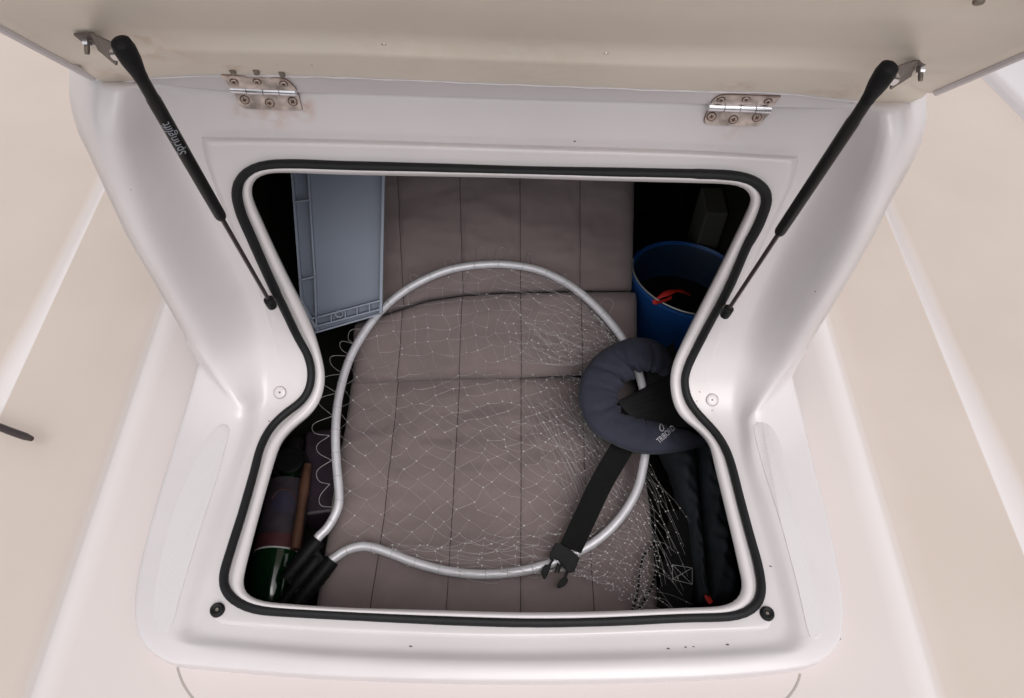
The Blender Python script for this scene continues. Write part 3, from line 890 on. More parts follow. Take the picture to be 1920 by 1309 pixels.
# ------------------------------------------------------------------ the folded cushion
ZC = -0.25
SLOPE = math.radians(35.5)
cd = np.array((0, math.cos(SLOPE), math.sin(SLOPE))); cn = np.array((0, -math.sin(SLOPE), math.cos(SLOPE)))
fold = on_z(900, 716, ZC)
C0 = np.array((0, fold[1], ZC))
def slope_at(px, py, off=0): return on_plane(px, py, C0 + cn * off, cn)
def cush_depth(px, py, off=0.0, sl=.028):
    """nearest of the two cushion planes along a sight line"""
    a, b = on_z(px, py, ZC + off), slope_at(px, py, off + sl)
    return a if np.linalg.norm(a - CP) < np.linalg.norm(b - CP) or b[1] < C0[1] else b
seam_px = [[(745, 340), (756, 560), (752, 660), (747, 719), (720, 972), (693, 1139)], [(862, 340), (868, 540), (862, 715), (850, 930), (837, 1139)],
           [(975, 340), (976, 540), (977, 715), (977, 930), (976, 1139)], [(1088, 340), (1088, 540), (1090, 715), (1097, 890), (1114, 1139)]]
def seam_x(k, P):          # seam position in world x along the cushion, from its traced course
    W = np.array([cush_depth(x, y, 0, .012) for x, y in seam_px[k]])
    s = W[:, 1]
    o = np.argsort(s)
    return lambda y: np.interp(y, s[o], W[o][:, 0])
seams = [seam_x(k, None) for k in range(4)]
cushion = thing('folding_cushion', 'taupe quilted canvas cushion folded over the cabin bunk', 'cushion', (-.04, .75, ZC - .09))
def section(org, d, n, s0, s1, xl, xr, thick, label, seedv, wr=0.0022, edge=.022, amp=0.004, bow=0.0):
    r = np.random.default_rng(seedv)
    U, Vn = 150, 110
    ph = r.uniform(0, 6.28, 12)
    top, grid_rows = [], []
    for j in range(Vn + 1):
        v = j / Vn
        row = []
        for i in range(U + 1):
            u = i / U
            sa_, sb_ = (s0(u) if callable(s0) else s0), (s1(u) if callable(s1) else s1)
            s = sa_ + (sb_ - sa_) * v
            base_y = (org + d * s)[1]
            x = (xl(v) if callable(xl) else xl) * (1 - u) + (xr(v) if callable(xr) else xr) * u
            dist = min(abs(x - f(base_y)) for f in seams)
            nearest = [f(base_y) for f in seams]
            cell = 0.12
            q = min(dist / (cell / 2), 1)
            h = amp * math.sqrt(max(0, 1 - (1 - q) ** 2)) - 0.0013 * math.exp(-(dist / .0020) ** 2)
            de = min(v, 1 - v) * abs(sb_ - sa_)
            dx = min(u, 1 - u) * (abs(x) + .3)
            ed = min(1, de / edge)
            h -= 0.020 * (1 - math.sqrt(max(0, 1 - (1 - ed) ** 2)))
            ed = min(1, dx / .03)
            h -= 0.022 * (1 - math.sqrt(max(0, 1 - (1 - ed) ** 2)))
            # creases and sagging
            h += .0085 * mnoise.noise(Vector((x * 7 + seedv, s * 9, 0))) + .0060 * mnoise.noise(Vector((x * 9, s * 24 + seedv, 3)))
            h += .0026 * mnoise.noise(Vector((x * 60, s * 28, 5 + seedv))) * math.exp(-(dist / .035) ** 2) + .0020 * mnoise.noise(Vector((x * 26, s * 55, 9 + seedv)))
            h += wr * math.sin(18 * s + 9 * x + ph[0] + 1.5 * math.sin(7 * x + ph[1])) * (.5 + .5 * math.sin(11 * x + ph[2]))
            h += wr * .7 * math.sin(42 * s - 20 * x + ph[3] + 2 * math.sin(9 * x + ph[4])) * max(0, math.sin(8 * x + 5 * s + ph[5]))
            h += wr * .35 * math.sin(95 * s + 30 * x + ph[6] + 2 * math.sin(17 * x + ph[7])) * max(0, math.sin(13 * x - 9 * s + ph[8]))
            yy = bow * math.sin(math.pi * u) * (1 - v)
            row.append(np.array((x, 0, 0)) + org * np.array((0, 1, 1)) + d * (s + yy) + n * h)
        grid_rows.append(row)
    m = MB().grid(grid_rows)
    # sides and underside
    edge_loop = grid_rows[0] + [rw[-1] for rw in grid_rows[1:]] + grid_rows[-1][-2::-1] + [rw[0] for rw in grid_rows[-2:0:-1]]
    m.grid([edge_loop, [p - n * thick * .5 for p in edge_loop], [p - n * thick for p in edge_loop]], cv=True)
    m.add([p - n * thick for p in edge_loop], [tuple(range(len(edge_loop)))])
    o = build('cushion_section', m, M['cushion'], cushion, auto=60)
    o['label'] = label
    # stitched seams
    for f in seams:
        P = []
        for j in range(0, 61):
            v_ = 0.01 + .98 * j / 60
            uu = .5
            for _ in range(3):
                sa_, sb_ = (s0(uu) if callable(s0) else s0), (s1(uu) if callable(s1) else s1)
                s = sa_ + (sb_ - sa_) * v_
                xa_, xb_ = (xl(v_) if callable(xl) else xl), (xr(v_) if callable(xr) else xr)
                uu = min(1, max(0, (f((org + d * s)[1]) - xa_) / (xb_ - xa_)))
            y = (org + d * s)[1]; x = f(y)
            P.append((x, y, s))
        sm = MB()
        bv = BVHTree.FromPolygons([tuple(p) for p in m.v[:(U + 1) * (Vn + 1)]], m.f[:U * Vn])
        Q = []
        for x, y, s in P:
            w = np.array((x, 0, 0)) + org * np.array((0, 1, 1)) + d * s + n * .06
            hit = bv.ray_cast(Vector(w), Vector(-n))
            if hit[0] is not None: Q.append(np.array(hit[0]) + n * .0002)
        if len(Q) > 3: build('seam', sm.tube(Q, .00075, 5), M['thread'], o)
    return o
xl_low = lambda v: (1 - v) * on_z(583, 1139, ZC)[0] + v * on_z(656, 722, ZC)[0]
xr_low = lambda v: (1 - v) * on_z(1243, 1139, ZC)[0] + v * on_z(1196, 722, ZC)[0]
y_near = 0.14
section(np.array((0, 0, ZC)), np.array((0, 1, 0)), np.array((0, 0, 1)), y_near, C0[1] + .024, lambda v: on_z(590, 1139, ZC)[0] * (1 - v) + v * on_z(654, 722, ZC)[0], lambda v: on_z(1243, 1139, ZC)[0] * (1 - v) + v * on_z(1196, 722, ZC)[0], .09, 'lower cushion section lying flat towards the viewer', 3, edge=.034)
def s_line(pts, off):
    W = np.array([slope_at(x, y, off) for x, y in pts])
    xx, ss = W[:, 0], (W - (C0 + cn * off)) @ cd
    xa_, xb_ = slope_at(664, 640)[0], slope_at(1192, 640)[0]
    return lambda u: float(np.interp(xa_ + (xb_ - xa_) * u, xx, ss))
mid_line = [(640, 612), (700, 597), (740, 584), (800, 565), (870, 554), (950, 549), (1080, 547), (1185, 546), (1220, 546)]
low_line = [(640, 723), (700, 720), (760, 716), (860, 711), (960, 710), (1060, 705), (1200, 703)]
f_mid, f_low = s_line(mid_line, .026), s_line(low_line, .026)
s_top = np.dot(slope_at(900, 300) - C0, cd)
section(C0 + cn * .0235, cd, cn, f_low, f_mid, slope_at(664, 640)[0], slope_at(1192, 640)[0], .08, 'middle cushion section between two creases', 11, edge=.026, wr=.0032)
section(C0 + cn * .008, cd, cn, lambda u: f_mid(u) + .004, s_top + .06, slope_at(664, 450)[0], slope_at(1189, 450)[0], .08, 'upper cushion section leaning up behind the net hoop', 23, edge=.034, wr=.0038)

# ------------------------------------------------------------------ the landing net
hoop_lo = on_z(900, 1078, ZC + .022)
hoop_hi = slope_at(930, 496, .030)
hd = (hoop_hi - hoop_lo); hd[0] = 0
hd = hd / np.linalg.norm(hd)
hn = np.array((0, -hd[2], hd[1]))
def hoop_at(px, py, off=0): return on_plane(px, py, hoop_lo + hn * off, hn)
net_root = thing('landing_net', 'aluminium hooped landing net of clear nylon spread over the brown cushion', 'landing net', hoop_at(600, 1050))
hoop_px = [(585, 1030), (596, 1008), (612, 992), (626, 970), (635, 945), (635, 915), (631, 870), (629, 820), (632, 765), (641, 718), (656, 672), (680, 628), (712, 585), (753, 549), (800, 522),
           (850, 504), (910, 496), (960, 497), (1008, 506), (1052, 525), (1093, 553), (1130, 588), (1164, 630), (1189, 675), (1204, 722), (1212, 770), (1213, 820), (1206, 875), (1194, 920), (1170, 962), (1138, 998), (1100, 1026), (1050, 1050), (1000, 1066),
           (950, 1075), (900, 1077), (860, 1074), (820, 1067), (775, 1054), (730, 1037), (700, 1027), (674, 1025), (648, 1033), (625, 1048), (600, 1066)]
hp3 = [hoop_at(x, y) for x, y in hoop_px]
HP = cr(np.array(hp3), 320)
build('hoop', MB().tube(HP, .0078, 14), M['alu'], net_root)
# moulded black yoke that takes both ends of the hoop
yk = MB()
ya, yb = hoop_at(606, 1001), hoop_at(640, 1040)
yd = hoop_at(540, 1100) - hoop_at(604, 1022); yd /= np.linalg.norm(yd)
yw = np.cross(hn, yd)
def sleeve(a, L, r):
    return MB().tube([a - yd * .004, a, a + yd * L * .3, a + yd * L * .75, a + yd * L], [r * .92, r, r * 1.02, r * .98, r * .85], 16)
s1 = hoop_at(594, 1016); s2 = hoop_at(620, 1054)
for a, L, r in ((s1, .075, .0135), (s2, .085, .0130)): 
    t_ = sleeve(a, L, r); yk.add(t_.v, t_.f)
cen = (s1 + s2) / 2
yk.tube([cen + yd * .012, cen + yd * .02, cen + yd * .06, cen + yd * .075, cen + yd * .105], [.010, .0125, .0125, .009, .009], 14)
yk.box(cen + yd * .04, yd * .034, (s2 - s1) / 2, hn * .007)
for k in range(5):
    yk.tube([s1 + yd * (.018 + .011 * k), s1 + yd * (.021 + .011 * k)], .0145, 14)
    yk.tube([s2 + yd * (.018 + .013 * k), s2 + yd * (.022 + .013 * k)], .0142, 14)
build('yoke', yk, M['plastic'], net_root, auto=35)

# the mesh: nodes spaced round the hoop run in towards the gathered side at the lower right
def lerp_poly(P, n): return cr(np.array(P, float), n)
NA, NB = 66, 30
A = lerp_poly([(1158, 622), (1105, 562), (1040, 520), (960, 498), (880, 499), (800, 522), (730, 570), (680, 628), (645, 705), (631, 790), (631, 880), (634, 945), (655, 1030), (700, 1028), (775, 1054), (860, 1074), (960, 1074), (1045, 1052), (1090, 1042), (1105, 1032)], NA)
Bq = lerp_poly([(1175, 640), (1150, 660), (1120, 672), (1100, 690), (1092, 712), (1090, 735), (1095, 760), (1104, 785), (1118, 810), (1135, 840), (1152, 870), (1170, 905), (1185, 940), (1198, 975), (1208, 1010), (1214, 1045), (1216, 1080), (1214, 1110), (1210, 1132), (1200, 1140)], NA)
def drape(px, py, s, j):
    a = hoop_at(px, py, .0)
    c = cush_depth(px, py, .025 + .004 * rng.random())
    k = smooth01(0, .18, s)
    da, dc = np.linalg.norm(a - CP), np.linalg.norm(c - CP)
    dmin = min(da, dc - .004) if k < .02 else da * (1 - k) + (dc - .006) * k
    d = ray(px, py)
    return CP + d / np.linalg.norm(d) * min(dmin, dc - .003)
nodes = {}
for i in range(NA):
    for j in range(NB + 1):
        s = (j / NB)
        e = 1 - (1 - s) ** 1.45
        p = A[i] * (1 - e) + Bq[i] * e
        if 0 < j:
            w = 10 * math.sin(math.pi * min(1, e))
            p = p + rng.normal(0, 1, 2) * (2.2 + 2.5 * math.sin(math.pi * e)) + np.array((w * math.sin(i * .37), w * math.sin(i * .29 + 1)))
        nodes[i, j] = drape(p[0], p[1], e, j)
def thread(m, a, b, r, sag=.12):
    L = np.linalg.norm(b - a)
    bow = np.array((rng.normal(0, .04), -.07 + rng.normal(0, .04), 0)) * L
    m.tube([a * (1 - t) + b * t + bow * 4 * t * (1 - t) for t in (0, .25, .5, .75, 1)], r * rng.uniform(.75, 1.2), 3, caps=False)
TH = .00021
nm = MB()
kn = MB()
for i in range(NA):
    for j in range(NB + 1):
        if (i + j) % 2: continue
        for di in (-1, 1):
            if (i + di, j + 1) in nodes:
                if rng.random() < .03: continue
                thread(nm, nodes[i, j], nodes[i + di, j + 1], TH)
        if j > 0 and rng.random() < .93:
            c = nodes[i, j]; r = .0017 * rng.uniform(.45, 1.15)
            kn.add([c + np.array(q) * r for q in ((1, 0, 0), (-1, 0, 0), (0, 1, 0), (0, -1, 0), (0, 0, 1), (0, 0, -1))],
                   [(0, 2, 4), (2, 1, 4), (1, 3, 4), (3, 0, 4), (2, 0, 5), (1, 2, 5), (3, 1, 5), (0, 3, 5)])
# the gathered bag spills over the cushion's right edge
zsp = ZC - .01
T0 = lerp_poly([(1196, 850), (1205, 900), (1200, 950), (1214, 1000), (1212, 1040), (1206, 1080), (1212, 1110), (1206, 1134)], 22)
T1 = lerp_poly([(1268, 905), (1285, 950), (1280, 1000), (1272, 1040), (1290, 1080), (1310, 1112), (1300, 1130), (1262, 1139)], 22)
sp = {}
for i in range(22):
    for j in range(9):
        e = j / 8
        p = T0[i] * (1 - e) + T1[i] * e + np.array((0, 26 * e)) * (1 if i < 12 else .2) + rng.normal(0, 3.2, 2)
        q = on_z(p[0], p[1], zsp + .035 - .012 * e)
        sp[i, j] = q
for k in range(30):
    u = rng.uniform(0, 20.9); i0 = int(u); f = u - i0
    a = T0[i0] * (1 - f) + T0[i0 + 1] * f + rng.normal(0, 5, 2)
    ln_ = rng.uniform(60, 190) if u < 12 else rng.uniform(50, 110)
    an = math.radians(rng.normal(66, 9) if u < 12 else rng.normal(38, 10))
    b = a + np.array((math.cos(an), math.sin(an))) * ln_
    if b[0] > 1300 or b[1] > 1165: b = a + (b - a) * min((1300 - a[0]) / max(b[0] - a[0], 1), (1165 - a[1]) / max(b[1] - a[1], 1))
    c = (a + b) / 2 + np.array((rng.uniform(2, 9), -rng.uniform(2, 9)))
    Q = cr([on_z(x, y, zsp + .045) for x, y in (a, c, b)], 8)
    nm.tube(Q, TH * .8, 3, caps=False)
    for t in rng.uniform(0, 1, int(ln_ / 22)):
        c = Q[int(t * 7)]; r = .0016 * rng.uniform(.4, 1.1)
        kn.add([c + np.array(q) * r for q in ((1, 0, 0), (-1, 0, 0), (0, 1, 0), (0, -1, 0), (0, 0, 1), (0, 0, -1))],
               [(0, 2, 4), (2, 1, 4), (1, 3, 4), (3, 0, 4), (2, 0, 5), (1, 2, 5), (3, 1, 5), (0, 3, 5)])
# loose long strands in the gathered part
for k in range(55):
    a = np.array((rng.uniform(985, 1120), rng.uniform(740, 800))); b = a + np.array((rng.uniform(70, 150), rng.uniform(120, 290)))
    if b[0] > 1230: b[0] = 1230 - rng.uniform(0, 30)
    c = (a + b) / 2 + rng.normal(0, 14, 2)
    Q = cr([cush_depth(x, y, .016) for x, y in (a, c, b)], 8)
    nm.tube(Q, TH * .9, 3, caps=False)
for k in range(26):
    a = np.array((rng.uniform(930, 1090), rng.uniform(560, 700))); b = np.array((rng.uniform(1075, 1160), rng.uniform(650, 720)))
    c = (a + b) / 2 + np.array((rng.normal(0, 12), rng.uniform(0, 22)))
    Q = cr([cush_depth(x, y, .02) for x, y in (a, c, b)], 8)
    nm.tube(Q, TH * .9, 3, caps=False)
# lashing loops round the outside of the hoop
loops = [[(696, 619), (660, 618), (653, 636), (666, 645)], [(668, 646), (640, 640), (640, 655), (660, 668)], [(660, 668), (622, 668), (622, 685), (643, 701)], [(643, 701), (612, 706), (604, 718), (632, 737)],
         [(632, 737), (604, 745), (598, 757), (624, 780)], [(624, 780), (588, 795), (590, 812), (618, 817)], [(618, 817), (595, 834), (598, 850), (622, 863)], [(622, 863), (595, 882), (598, 902), (618, 908)], [(618, 908), (600, 930), (602, 948), (628, 951)],
         [(720, 580), (702, 570), (706, 562), (728, 574)], [(780, 536), (768, 520), (776, 515), (796, 528)], [(840, 508), (834, 488), (846, 484), (858, 502)], [(900, 497), (894, 470), (910, 464), (924, 495)], [(930, 496), (932, 470), (948, 466), (955, 497)], [(992, 502), (990, 480), (996, 476), (1000, 503)],
         [(1030, 514), (1050, 520), (1062, 512), (1056, 530)], [(870, 1075), (882, 1088), (936, 1092), (950, 1064)], [(770, 1054), (762, 1062), (800, 1056), (812, 1064)], [(1120, 575), (1136, 560), (1150, 568), (1140, 596)]]
for lp in loops:
    Q = cr([hoop_at(x, y, .004) for x, y in lp], 16)
    nm.tube(Q, .00045, 4, caps=False)
# whippings where the mesh is lashed to the hoop
for i in range(0, NA, 2):
    c0 = hoop_at(A[i][0], A[i][1])
    k = int(np.argmin(np.linalg.norm(HP - c0, axis=1)))
    if k in (0, len(HP) - 1): continue
    t = HP[k + 1] - HP[k - 1]; t /= np.linalg.norm(t); u = np.cross(t, hn); 
    nm.tube([HP[k] + t * .002 * math.sin(a) + (u * math.cos(a) + hn * math.sin(a)) * .0083 for a in np.linspace(0, 2 * math.pi, 14)[:-1]], .0004, 4, closed=True)
net_o = build('netting', nm, M['nylon'], net_root, smooth=False, fix=False)
build('net_knots', kn, M['knot'], net_root, smooth=False, fix=False)['kind'] = 'stuff'

# ------------------------------------------------------------------ life jacket
jacket = thing('life_jacket', 'navy blue life jacket collar with black strap and open side-release buckle', 'life jacket', on_z(1200, 780, ZC + .01))
ZJ = ZC + .075
cen_px = [(1262, 742), (1256, 702), (1238, 674), (1205, 664), (1172, 674), (1142, 694), (1124, 726), (1123, 758), (1140, 788), (1170, 808), (1205, 820), (1240, 822), (1280, 824), (1318, 826)]
rad_px = [16, 25, 32, 36, 38, 36, 36, 35, 36, 34, 33, 30, 22, 9]
zc_off = [-.09, -.05, -.015, 0, 0, 0, 0, 0, 0, 0, 0, -.002, -.012, -.025]
cp3 = np.array([hoop_at(x, y, .034 + z) for (x, y), z in zip(cen_px, zc_off)])
rr3 = np.array([r / F * np.dot(p - CP, np.array(RM @ Vector((0, 0, -1)))) for r, p in zip(rad_px, cp3)])
NCOL = 360
CPn = cr(np.column_stack([cp3, rr3]), NCOL)
K = 64
rowsC = []
from mathutils import noise as mnoise
FOLDS = [(.15, .012, .10, .3), (.25, .010, .16, .5), (.335, .011, .30, -.25), (.36, .006, .10, .9), (.43, .011, .26, .45), (.505, .008, .10, .3), (.585, .012, .20, -.4), (.66, .008, .09, .8), (.775, .006, .18, .35), (.87, .010, .10, .1)]
for i in range(NCOL):
    t = CPn[min(i + 1, NCOL - 1), :3] - CPn[max(i - 1, 0), :3]; t /= np.linalg.norm(t)
    u = np.cross(t, (0, 0, 1.0)); u /= np.linalg.norm(u); w = np.cross(u, t)
    r = CPn[i, 3]
    row = []
    for q in range(K):
        a = 2 * math.pi * q / K
        sC = i / NCOL
        inn = .5 - .5 * math.cos(a)                          # 1 on the inside of the bend
        g = 0.0
        for c0, wd, am, sl_ in FOLDS:
            d_ = sC - c0 - .018 * sl_ * math.cos(a) - .006 * math.sin(2 * a + 30 * c0)
            g += am * math.exp(-(d_ / wd) ** 2) - am * .30 * math.exp(-((abs(d_) - 1.9 * wd) / (1.2 * wd)) ** 2)
        pq = CPn[i, :3] + u * r * math.cos(a)
        nz = .22 * mnoise.noise(Vector(pq * 26)) + .15 * mnoise.noise(Vector(pq * 60)) + .04 * mnoise.noise(Vector(pq * 130 + np.array((0, 0, a))))
        k_ = 1 - g * (.35 + .65 * inn) * 1.0 + nz * (.5 + .5 * inn)
        row.append(CPn[i, :3] + u * r * math.cos(a) * (1 + (k_ - 1) * (.25 + .75 * inn)) + w * r * .52 * math.sin(a) * k_)
    rowsC.append(row)
cm = MB().grid(rowsC, cv=True)
cm.add(rowsC[0], [tuple(range(K))]); cm.add(rowsC[-1], [tuple(reversed(range(K)))])
collar = build('collar', cm, M['navy'], jacket)
collar_bvh = BVHTree.FromPolygons([tuple(p) for p in cm.v], cm.f)
# piping round the collar's outer edge
outer = [rowsC[i][0] if np.linalg.norm(rowsC[i][0] - on_z(1205, 740, ZJ)) > np.linalg.norm(rowsC[i][K // 2] - on_z(1205, 740, ZJ)) else rowsC[i][K // 2] for i in range(28, NCOL - 2)]
build('piping', MB().tube(cr(outer[::3], 140), .0022, 6), M['black_fabric'], jacket)
def on_collar(px, py, lift=.0008):
    d = ray(px, py); d = d / np.linalg.norm(d)
    h = collar_bvh.ray_cast(Vector(CP), Vector(d))
    p = np.array(h[0]) if h[0] is not None else hoop_at(px, py, .06)
    return p - d * lift
vs, fs = text_mesh('TRIBORD', 1.0, 'lettering')
xsz = max(v[0] for v in vs) - min(v[0] for v in vs)
a0, a1 = np.array((1234.0, 828.5)), np.array((1263.5, 801.0))
tx = (a1 - a0); Lt = np.linalg.norm(tx); tx /= Lt; ty = np.array((tx[1], -tx[0]))
sc_ = Lt / xsz
c_ = (a0 + a1) / 2
Vt = [on_collar(*(c_ + tx * v[0] * sc_ + ty * v[1] * sc_ * 1.6)) for v in vs]
build('lettering', MB().add(Vt, fs), M['white_print'], collar, smooth=False, fix=False)
# drop-shaped emblem
em = []
for t in np.linspace(0, 2 * math.pi, 41)[:-1]:
    rx, ry = 4.6, 6.6
    x, y = rx * math.cos(t), ry * math.sin(t)
    y2 = y - (3.0 if False else 0)
    tip = max(0, -math.sin(t)) ** 3
    em.append((x * (1 - .55 * tip), y - 2.5 * tip, 1.0 + 1.1 * max(0, math.cos(t + 2.6))))
rows_e = []
rot = math.radians(-12)
for o_ in (0, 1):
    rr_ = []
    for x, y, wd in em:
        L_ = math.hypot(x, y)
        f = 1 - o_ * wd * 1.0 / L_ - (.08 * o_)
        X, Y = x * f, y * f
        X, Y = X * math.cos(rot) - Y * math.sin(rot), X * math.sin(rot) + Y * math.cos(rot)
        rr_.append(on_collar(1240.5 + X, 802.5 + Y))
    rows_e.append(rr_)
build('emblem', MB().grid(rows_e, cv=True), M['white_print'], collar, smooth=False, fix=False)

# right lobe of the jacket, folded black cloth down the right of the cushion
ZL = ZC + .012
def lobe(outl, inl, z, puff, nm, seed, mt=None):
    """outl/inl: left and right edges from top to bottom (px)"""
    r = np.random.default_rng(seed)
    Lp, Rp = cr(np.array(outl, float), 60), cr(np.array(inl, float), 60)
    rows_ = []
    for i in range(60):
        row = []
        for j in range(25):
            u = j / 24
            p = Lp[i] * (1 - u) + Rp[i] * u
            q = hoop_at(p[0], p[1], z[0]) if isinstance(z, tuple) else on_z(p[0], p[1], z)
            h = puff * math.sqrt(max(0, 1 - (2 * u - 1) ** 2)) * min(1, math.sqrt(max(0, 1 - (1 - min(1, min(i, 59 - i) / 8)) ** 2)))
            h += puff * .10 * math.sin(i * .35 + 6 * u + seed) * math.sin(math.pi * u) + puff * .05 * math.sin(i * .9 - 9 * u)
            row.append(q + np.array((0, 0, h)))
        rows_.append(row)
    loop = rows_[0] + [w_[-1] for w_ in rows_[1:]] + rows_[-1][-2::-1] + [w_[0] for w_ in rows_[-2:0:-1]]
    m = MB().grid(rows_)
    m.add([p - np.array((0, 0, .02)) for p in loop], [tuple(range(len(loop)))])
    m.grid([loop, [p - np.array((0, 0, .02)) for p in loop]], cv=True)
    return build(nm, m, mt or M['black_fabric'], jacket, auto=70)
lobe([(1235, 840), (1255, 880), (1268, 920), (1285, 980), (1292, 1040), (1302, 1090), (1312, 1125)], [(1300, 832), (1305, 880), (1308, 930), (1312, 980), (1318, 1040), (1322, 1090), (1330, 1128)], ZL, .035, 'front_lobe', 1)
lobe([(1303, 832), (1307, 880), (1310, 930), (1314, 980), (1320, 1040), (1325, 1090), (1333, 1128)], [(1326, 830), (1338, 880), (1350, 930), (1360, 980), (1368, 1040), (1378, 1090), (1384, 1125)], ZL - .005, .05, 'front_lobe', 2)
lobe([(1158, 752), (1172, 770), (1190, 786), (1215, 802)], [(1262, 700), (1275, 735), (1285, 765), (1300, 800)], (.010,), .0012, 'back_panel', 4, M['seal'])
lobe([(1212, 690), (1214, 715), (1205, 738), (1200, 760)], [(1262, 640), (1275, 690), (1275, 735), (1285, 765)], (.009,), .0012, 'back_panel', 5, M['seal'])
# waist belt with the stitched end, and the strap that crosses the hoop
def strap(pts, wpx, z, nm, th=.0028):
    P = cr(np.array(pts, float), 40)
    rows_ = []
    for i in range(40):
        t = P[min(i + 1, 39)] - P[max(i - 1, 0)]; t /= np.linalg.norm(t); s = np.array((-t[1], t[0])) * wpx / 2
        zz = z(i / 39) if callable(z) else z
        a, b = (hoop_at(*(P[i] - s), z[0]), hoop_at(*(P[i] + s), z[0])) if isinstance(z, tuple) else (on_z(*(P[i] - s), zz), on_z(*(P[i] + s), zz))
        dn = np.array((0, 0, -th))
        rows_.append([a, lerp(a, b, .5) + np.array((0, 0, .0012)), b, b + dn, lerp(a, b, .5) + dn, a + dn])
    m = MB().grid(rows_, cv=True)
    m.add(rows_[0], [tuple(range(6))]); m.add(rows_[-1], [tuple(reversed(range(6)))])
    return build(nm, m, M['webbing'], jacket, auto=60)
ZS = ZC + .042
strap([(1176, 822), (1160, 850), (1128, 905), (1098, 968), (1070, 1028)], 43, (.014,), 'strap')
bl = strap([(1262, 1142), (1268, 1100), (1275, 1060), (1280, 1010), (1288, 960)], 62, ZL + .012, 'waist_belt')
st_ = MB()
sq = [(1261, 1059), (1298, 1065), (1298, 1096), (1261, 1086)]
for a, b in ((0, 1), (1, 2), (2, 3), (3, 0), (0, 2), (1, 3)):
    pa, pb = on_z(*sq[a], ZL + .0145), on_z(*sq[b], ZL + .0145)
    n_ = 9
    for k in range(n_):
        s, e = lerp(pa, pb, (k + .08) / n_), lerp(pa, pb, (k + .86) / n_)
        st_.tube([s, e], .00045, 4)
build('stitching', st_, M['stitch'], bl)
# male half of the buckle
bz = ZS + .004
def bpx(x, y): return (1010 + x * 100 / 1190, 1000 + y * 110 / 1309)
def plate(pts, z, th): 
    return [hoop_at(*bpx(x, y), .020 + (z - bz)) for x, y in pts], hn * -th
bk = MB()
P, t = plate([(375, 205), (440, 235), (480, 215), (850, 470), (915, 570), (800, 850), (700, 870), (640, 870), (560, 720), (440, 600), (360, 560), (270, 590), (245, 470)], bz, .010); bk.prism(P, t)
P, t = plate([(300, 560), (350, 590), (290, 680), (235, 860), (150, 1020), (105, 1015), (65, 880), (75, 790), (150, 690), (215, 705)], bz - .002, .006); bk.prism(P, t)
P, t = plate([(600, 850), (670, 880), (620, 990), (655, 1010), (660, 1070), (590, 1165), (500, 1215), (430, 1225), (405, 1190), (480, 1040), (560, 970)], bz - .002, .006); bk.prism(P, t)
for x0_ in (430, 500):
    P, t = plate([(x0_ - 5, 660), (x0_ + 35, 690), (x0_ - 50, 890), (x0_ - 85, 870)], bz - .003, .004); bk.prism(P, t)
build('buckle', bk, M['plastic'], jacket, smooth=False, bevel=.0012)
rt = cr([on_z(x, y, ZL + .012) for x, y in ((1318, 1100), (1324, 1112), (1328, 1122), (1334, 1131))], 12)
build('pull_toggle', MB().tube(rt, [(.0045, .0025)] * 12, 8), M['red'], jacket)

# ------------------------------------------------------------------ flecked cord at the lower right
cpx = [(1184, 1150), (1195, 1110), (1200, 1075), (1205, 1048), (1213, 1034), (1224, 1025), (1231, 1040), (1231, 1060), (1228, 1080), (1221, 1102), (1209, 1124), (1194, 1150)]
cP = cr([on_z(x, y, ZC + .024) for x, y in cpx], 150)
cb = MB().tube(list(cP), [.0024 if k % 5 else .0019 for k in range(150)], 7)
for q in range(len(cb.f)): cb.m[q] = 1 if (q < 149 * 7 and (q // 7) % 5 == 0) else 0
tag(build('cord', cb, [M['webbing'], M['nylon']], fix=False), 'thin black flecked cord looped on the cushion beside the netting', 'cord')

# ------------------------------------------------------------------ bucket
bc = on_plane(1296, 520, CP + np.array(RM @ Vector((0, 0, -1))) * 1.52, np.array(RM @ Vector((0, 0, -1))))
bR = 0.1215
bucket = thing('bucket', 'blue plastic bucket with wire handle in the dark corner', 'bucket', (bc[0], bc[1], z0 + .003))
LEANB = Matrix.Rotation(math.radians(-10), 3, 'X') @ Matrix.Rotation(math.radians(6), 3, 'Y')
def lean(p): return np.array(LEANB @ Vector(np.asarray(p) - bc)) + bc
def bring(r, z, n=56): return [lean((bc[0] + r * math.cos(2 * math.pi * k / n), bc[1] + r * math.sin(2 * math.pi * k / n), z)) for k in range(n)]
zt, zb = bc[2], z0 + .035
prof = [(.001, zb), (bR * .74, zb), (bR * .77, zb + .006), (bR * .97, zt - .03), (bR * .985, zt - .028), (bR * 1.0, zt - .006), (bR * 1.015, zt - .004), (bR * 1.015, zt), (bR * .985, zt + .001), (bR * .96, zt - .006), (bR * .75, zb + .008), (.001, zb + .008)]
M['bucket_in'] = mat('shaded_bucket_inside', (0.006, 0.026, 0.07), 0.6, mottle=0.4, scale=12)  # bucket blue darkened: the shade inside is put into the colour
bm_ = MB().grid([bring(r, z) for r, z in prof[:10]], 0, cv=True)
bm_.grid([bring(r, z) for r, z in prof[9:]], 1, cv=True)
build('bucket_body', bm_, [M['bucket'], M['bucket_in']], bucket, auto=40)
hw = [lean((bc[0] + bR * 1.01 * math.cos(a), bc[1] + bR * 1.01 * math.sin(a), zt + .007)) for a in np.linspace(math.radians(165), math.radians(372), 40)]
build('wire_handle', MB().tube(hw, .0017, 7), M['wire'], bucket)
build('contents', MB().grid([bring(r, zt - .085) for r in (.001, bR * .88)], cv=True), M['water'], bucket)
rn = np.array(LEANB @ Vector((0, 0, 1)))
def on_rim(x, y, h): return on_plane(x, y, bc + rn * h, rn)
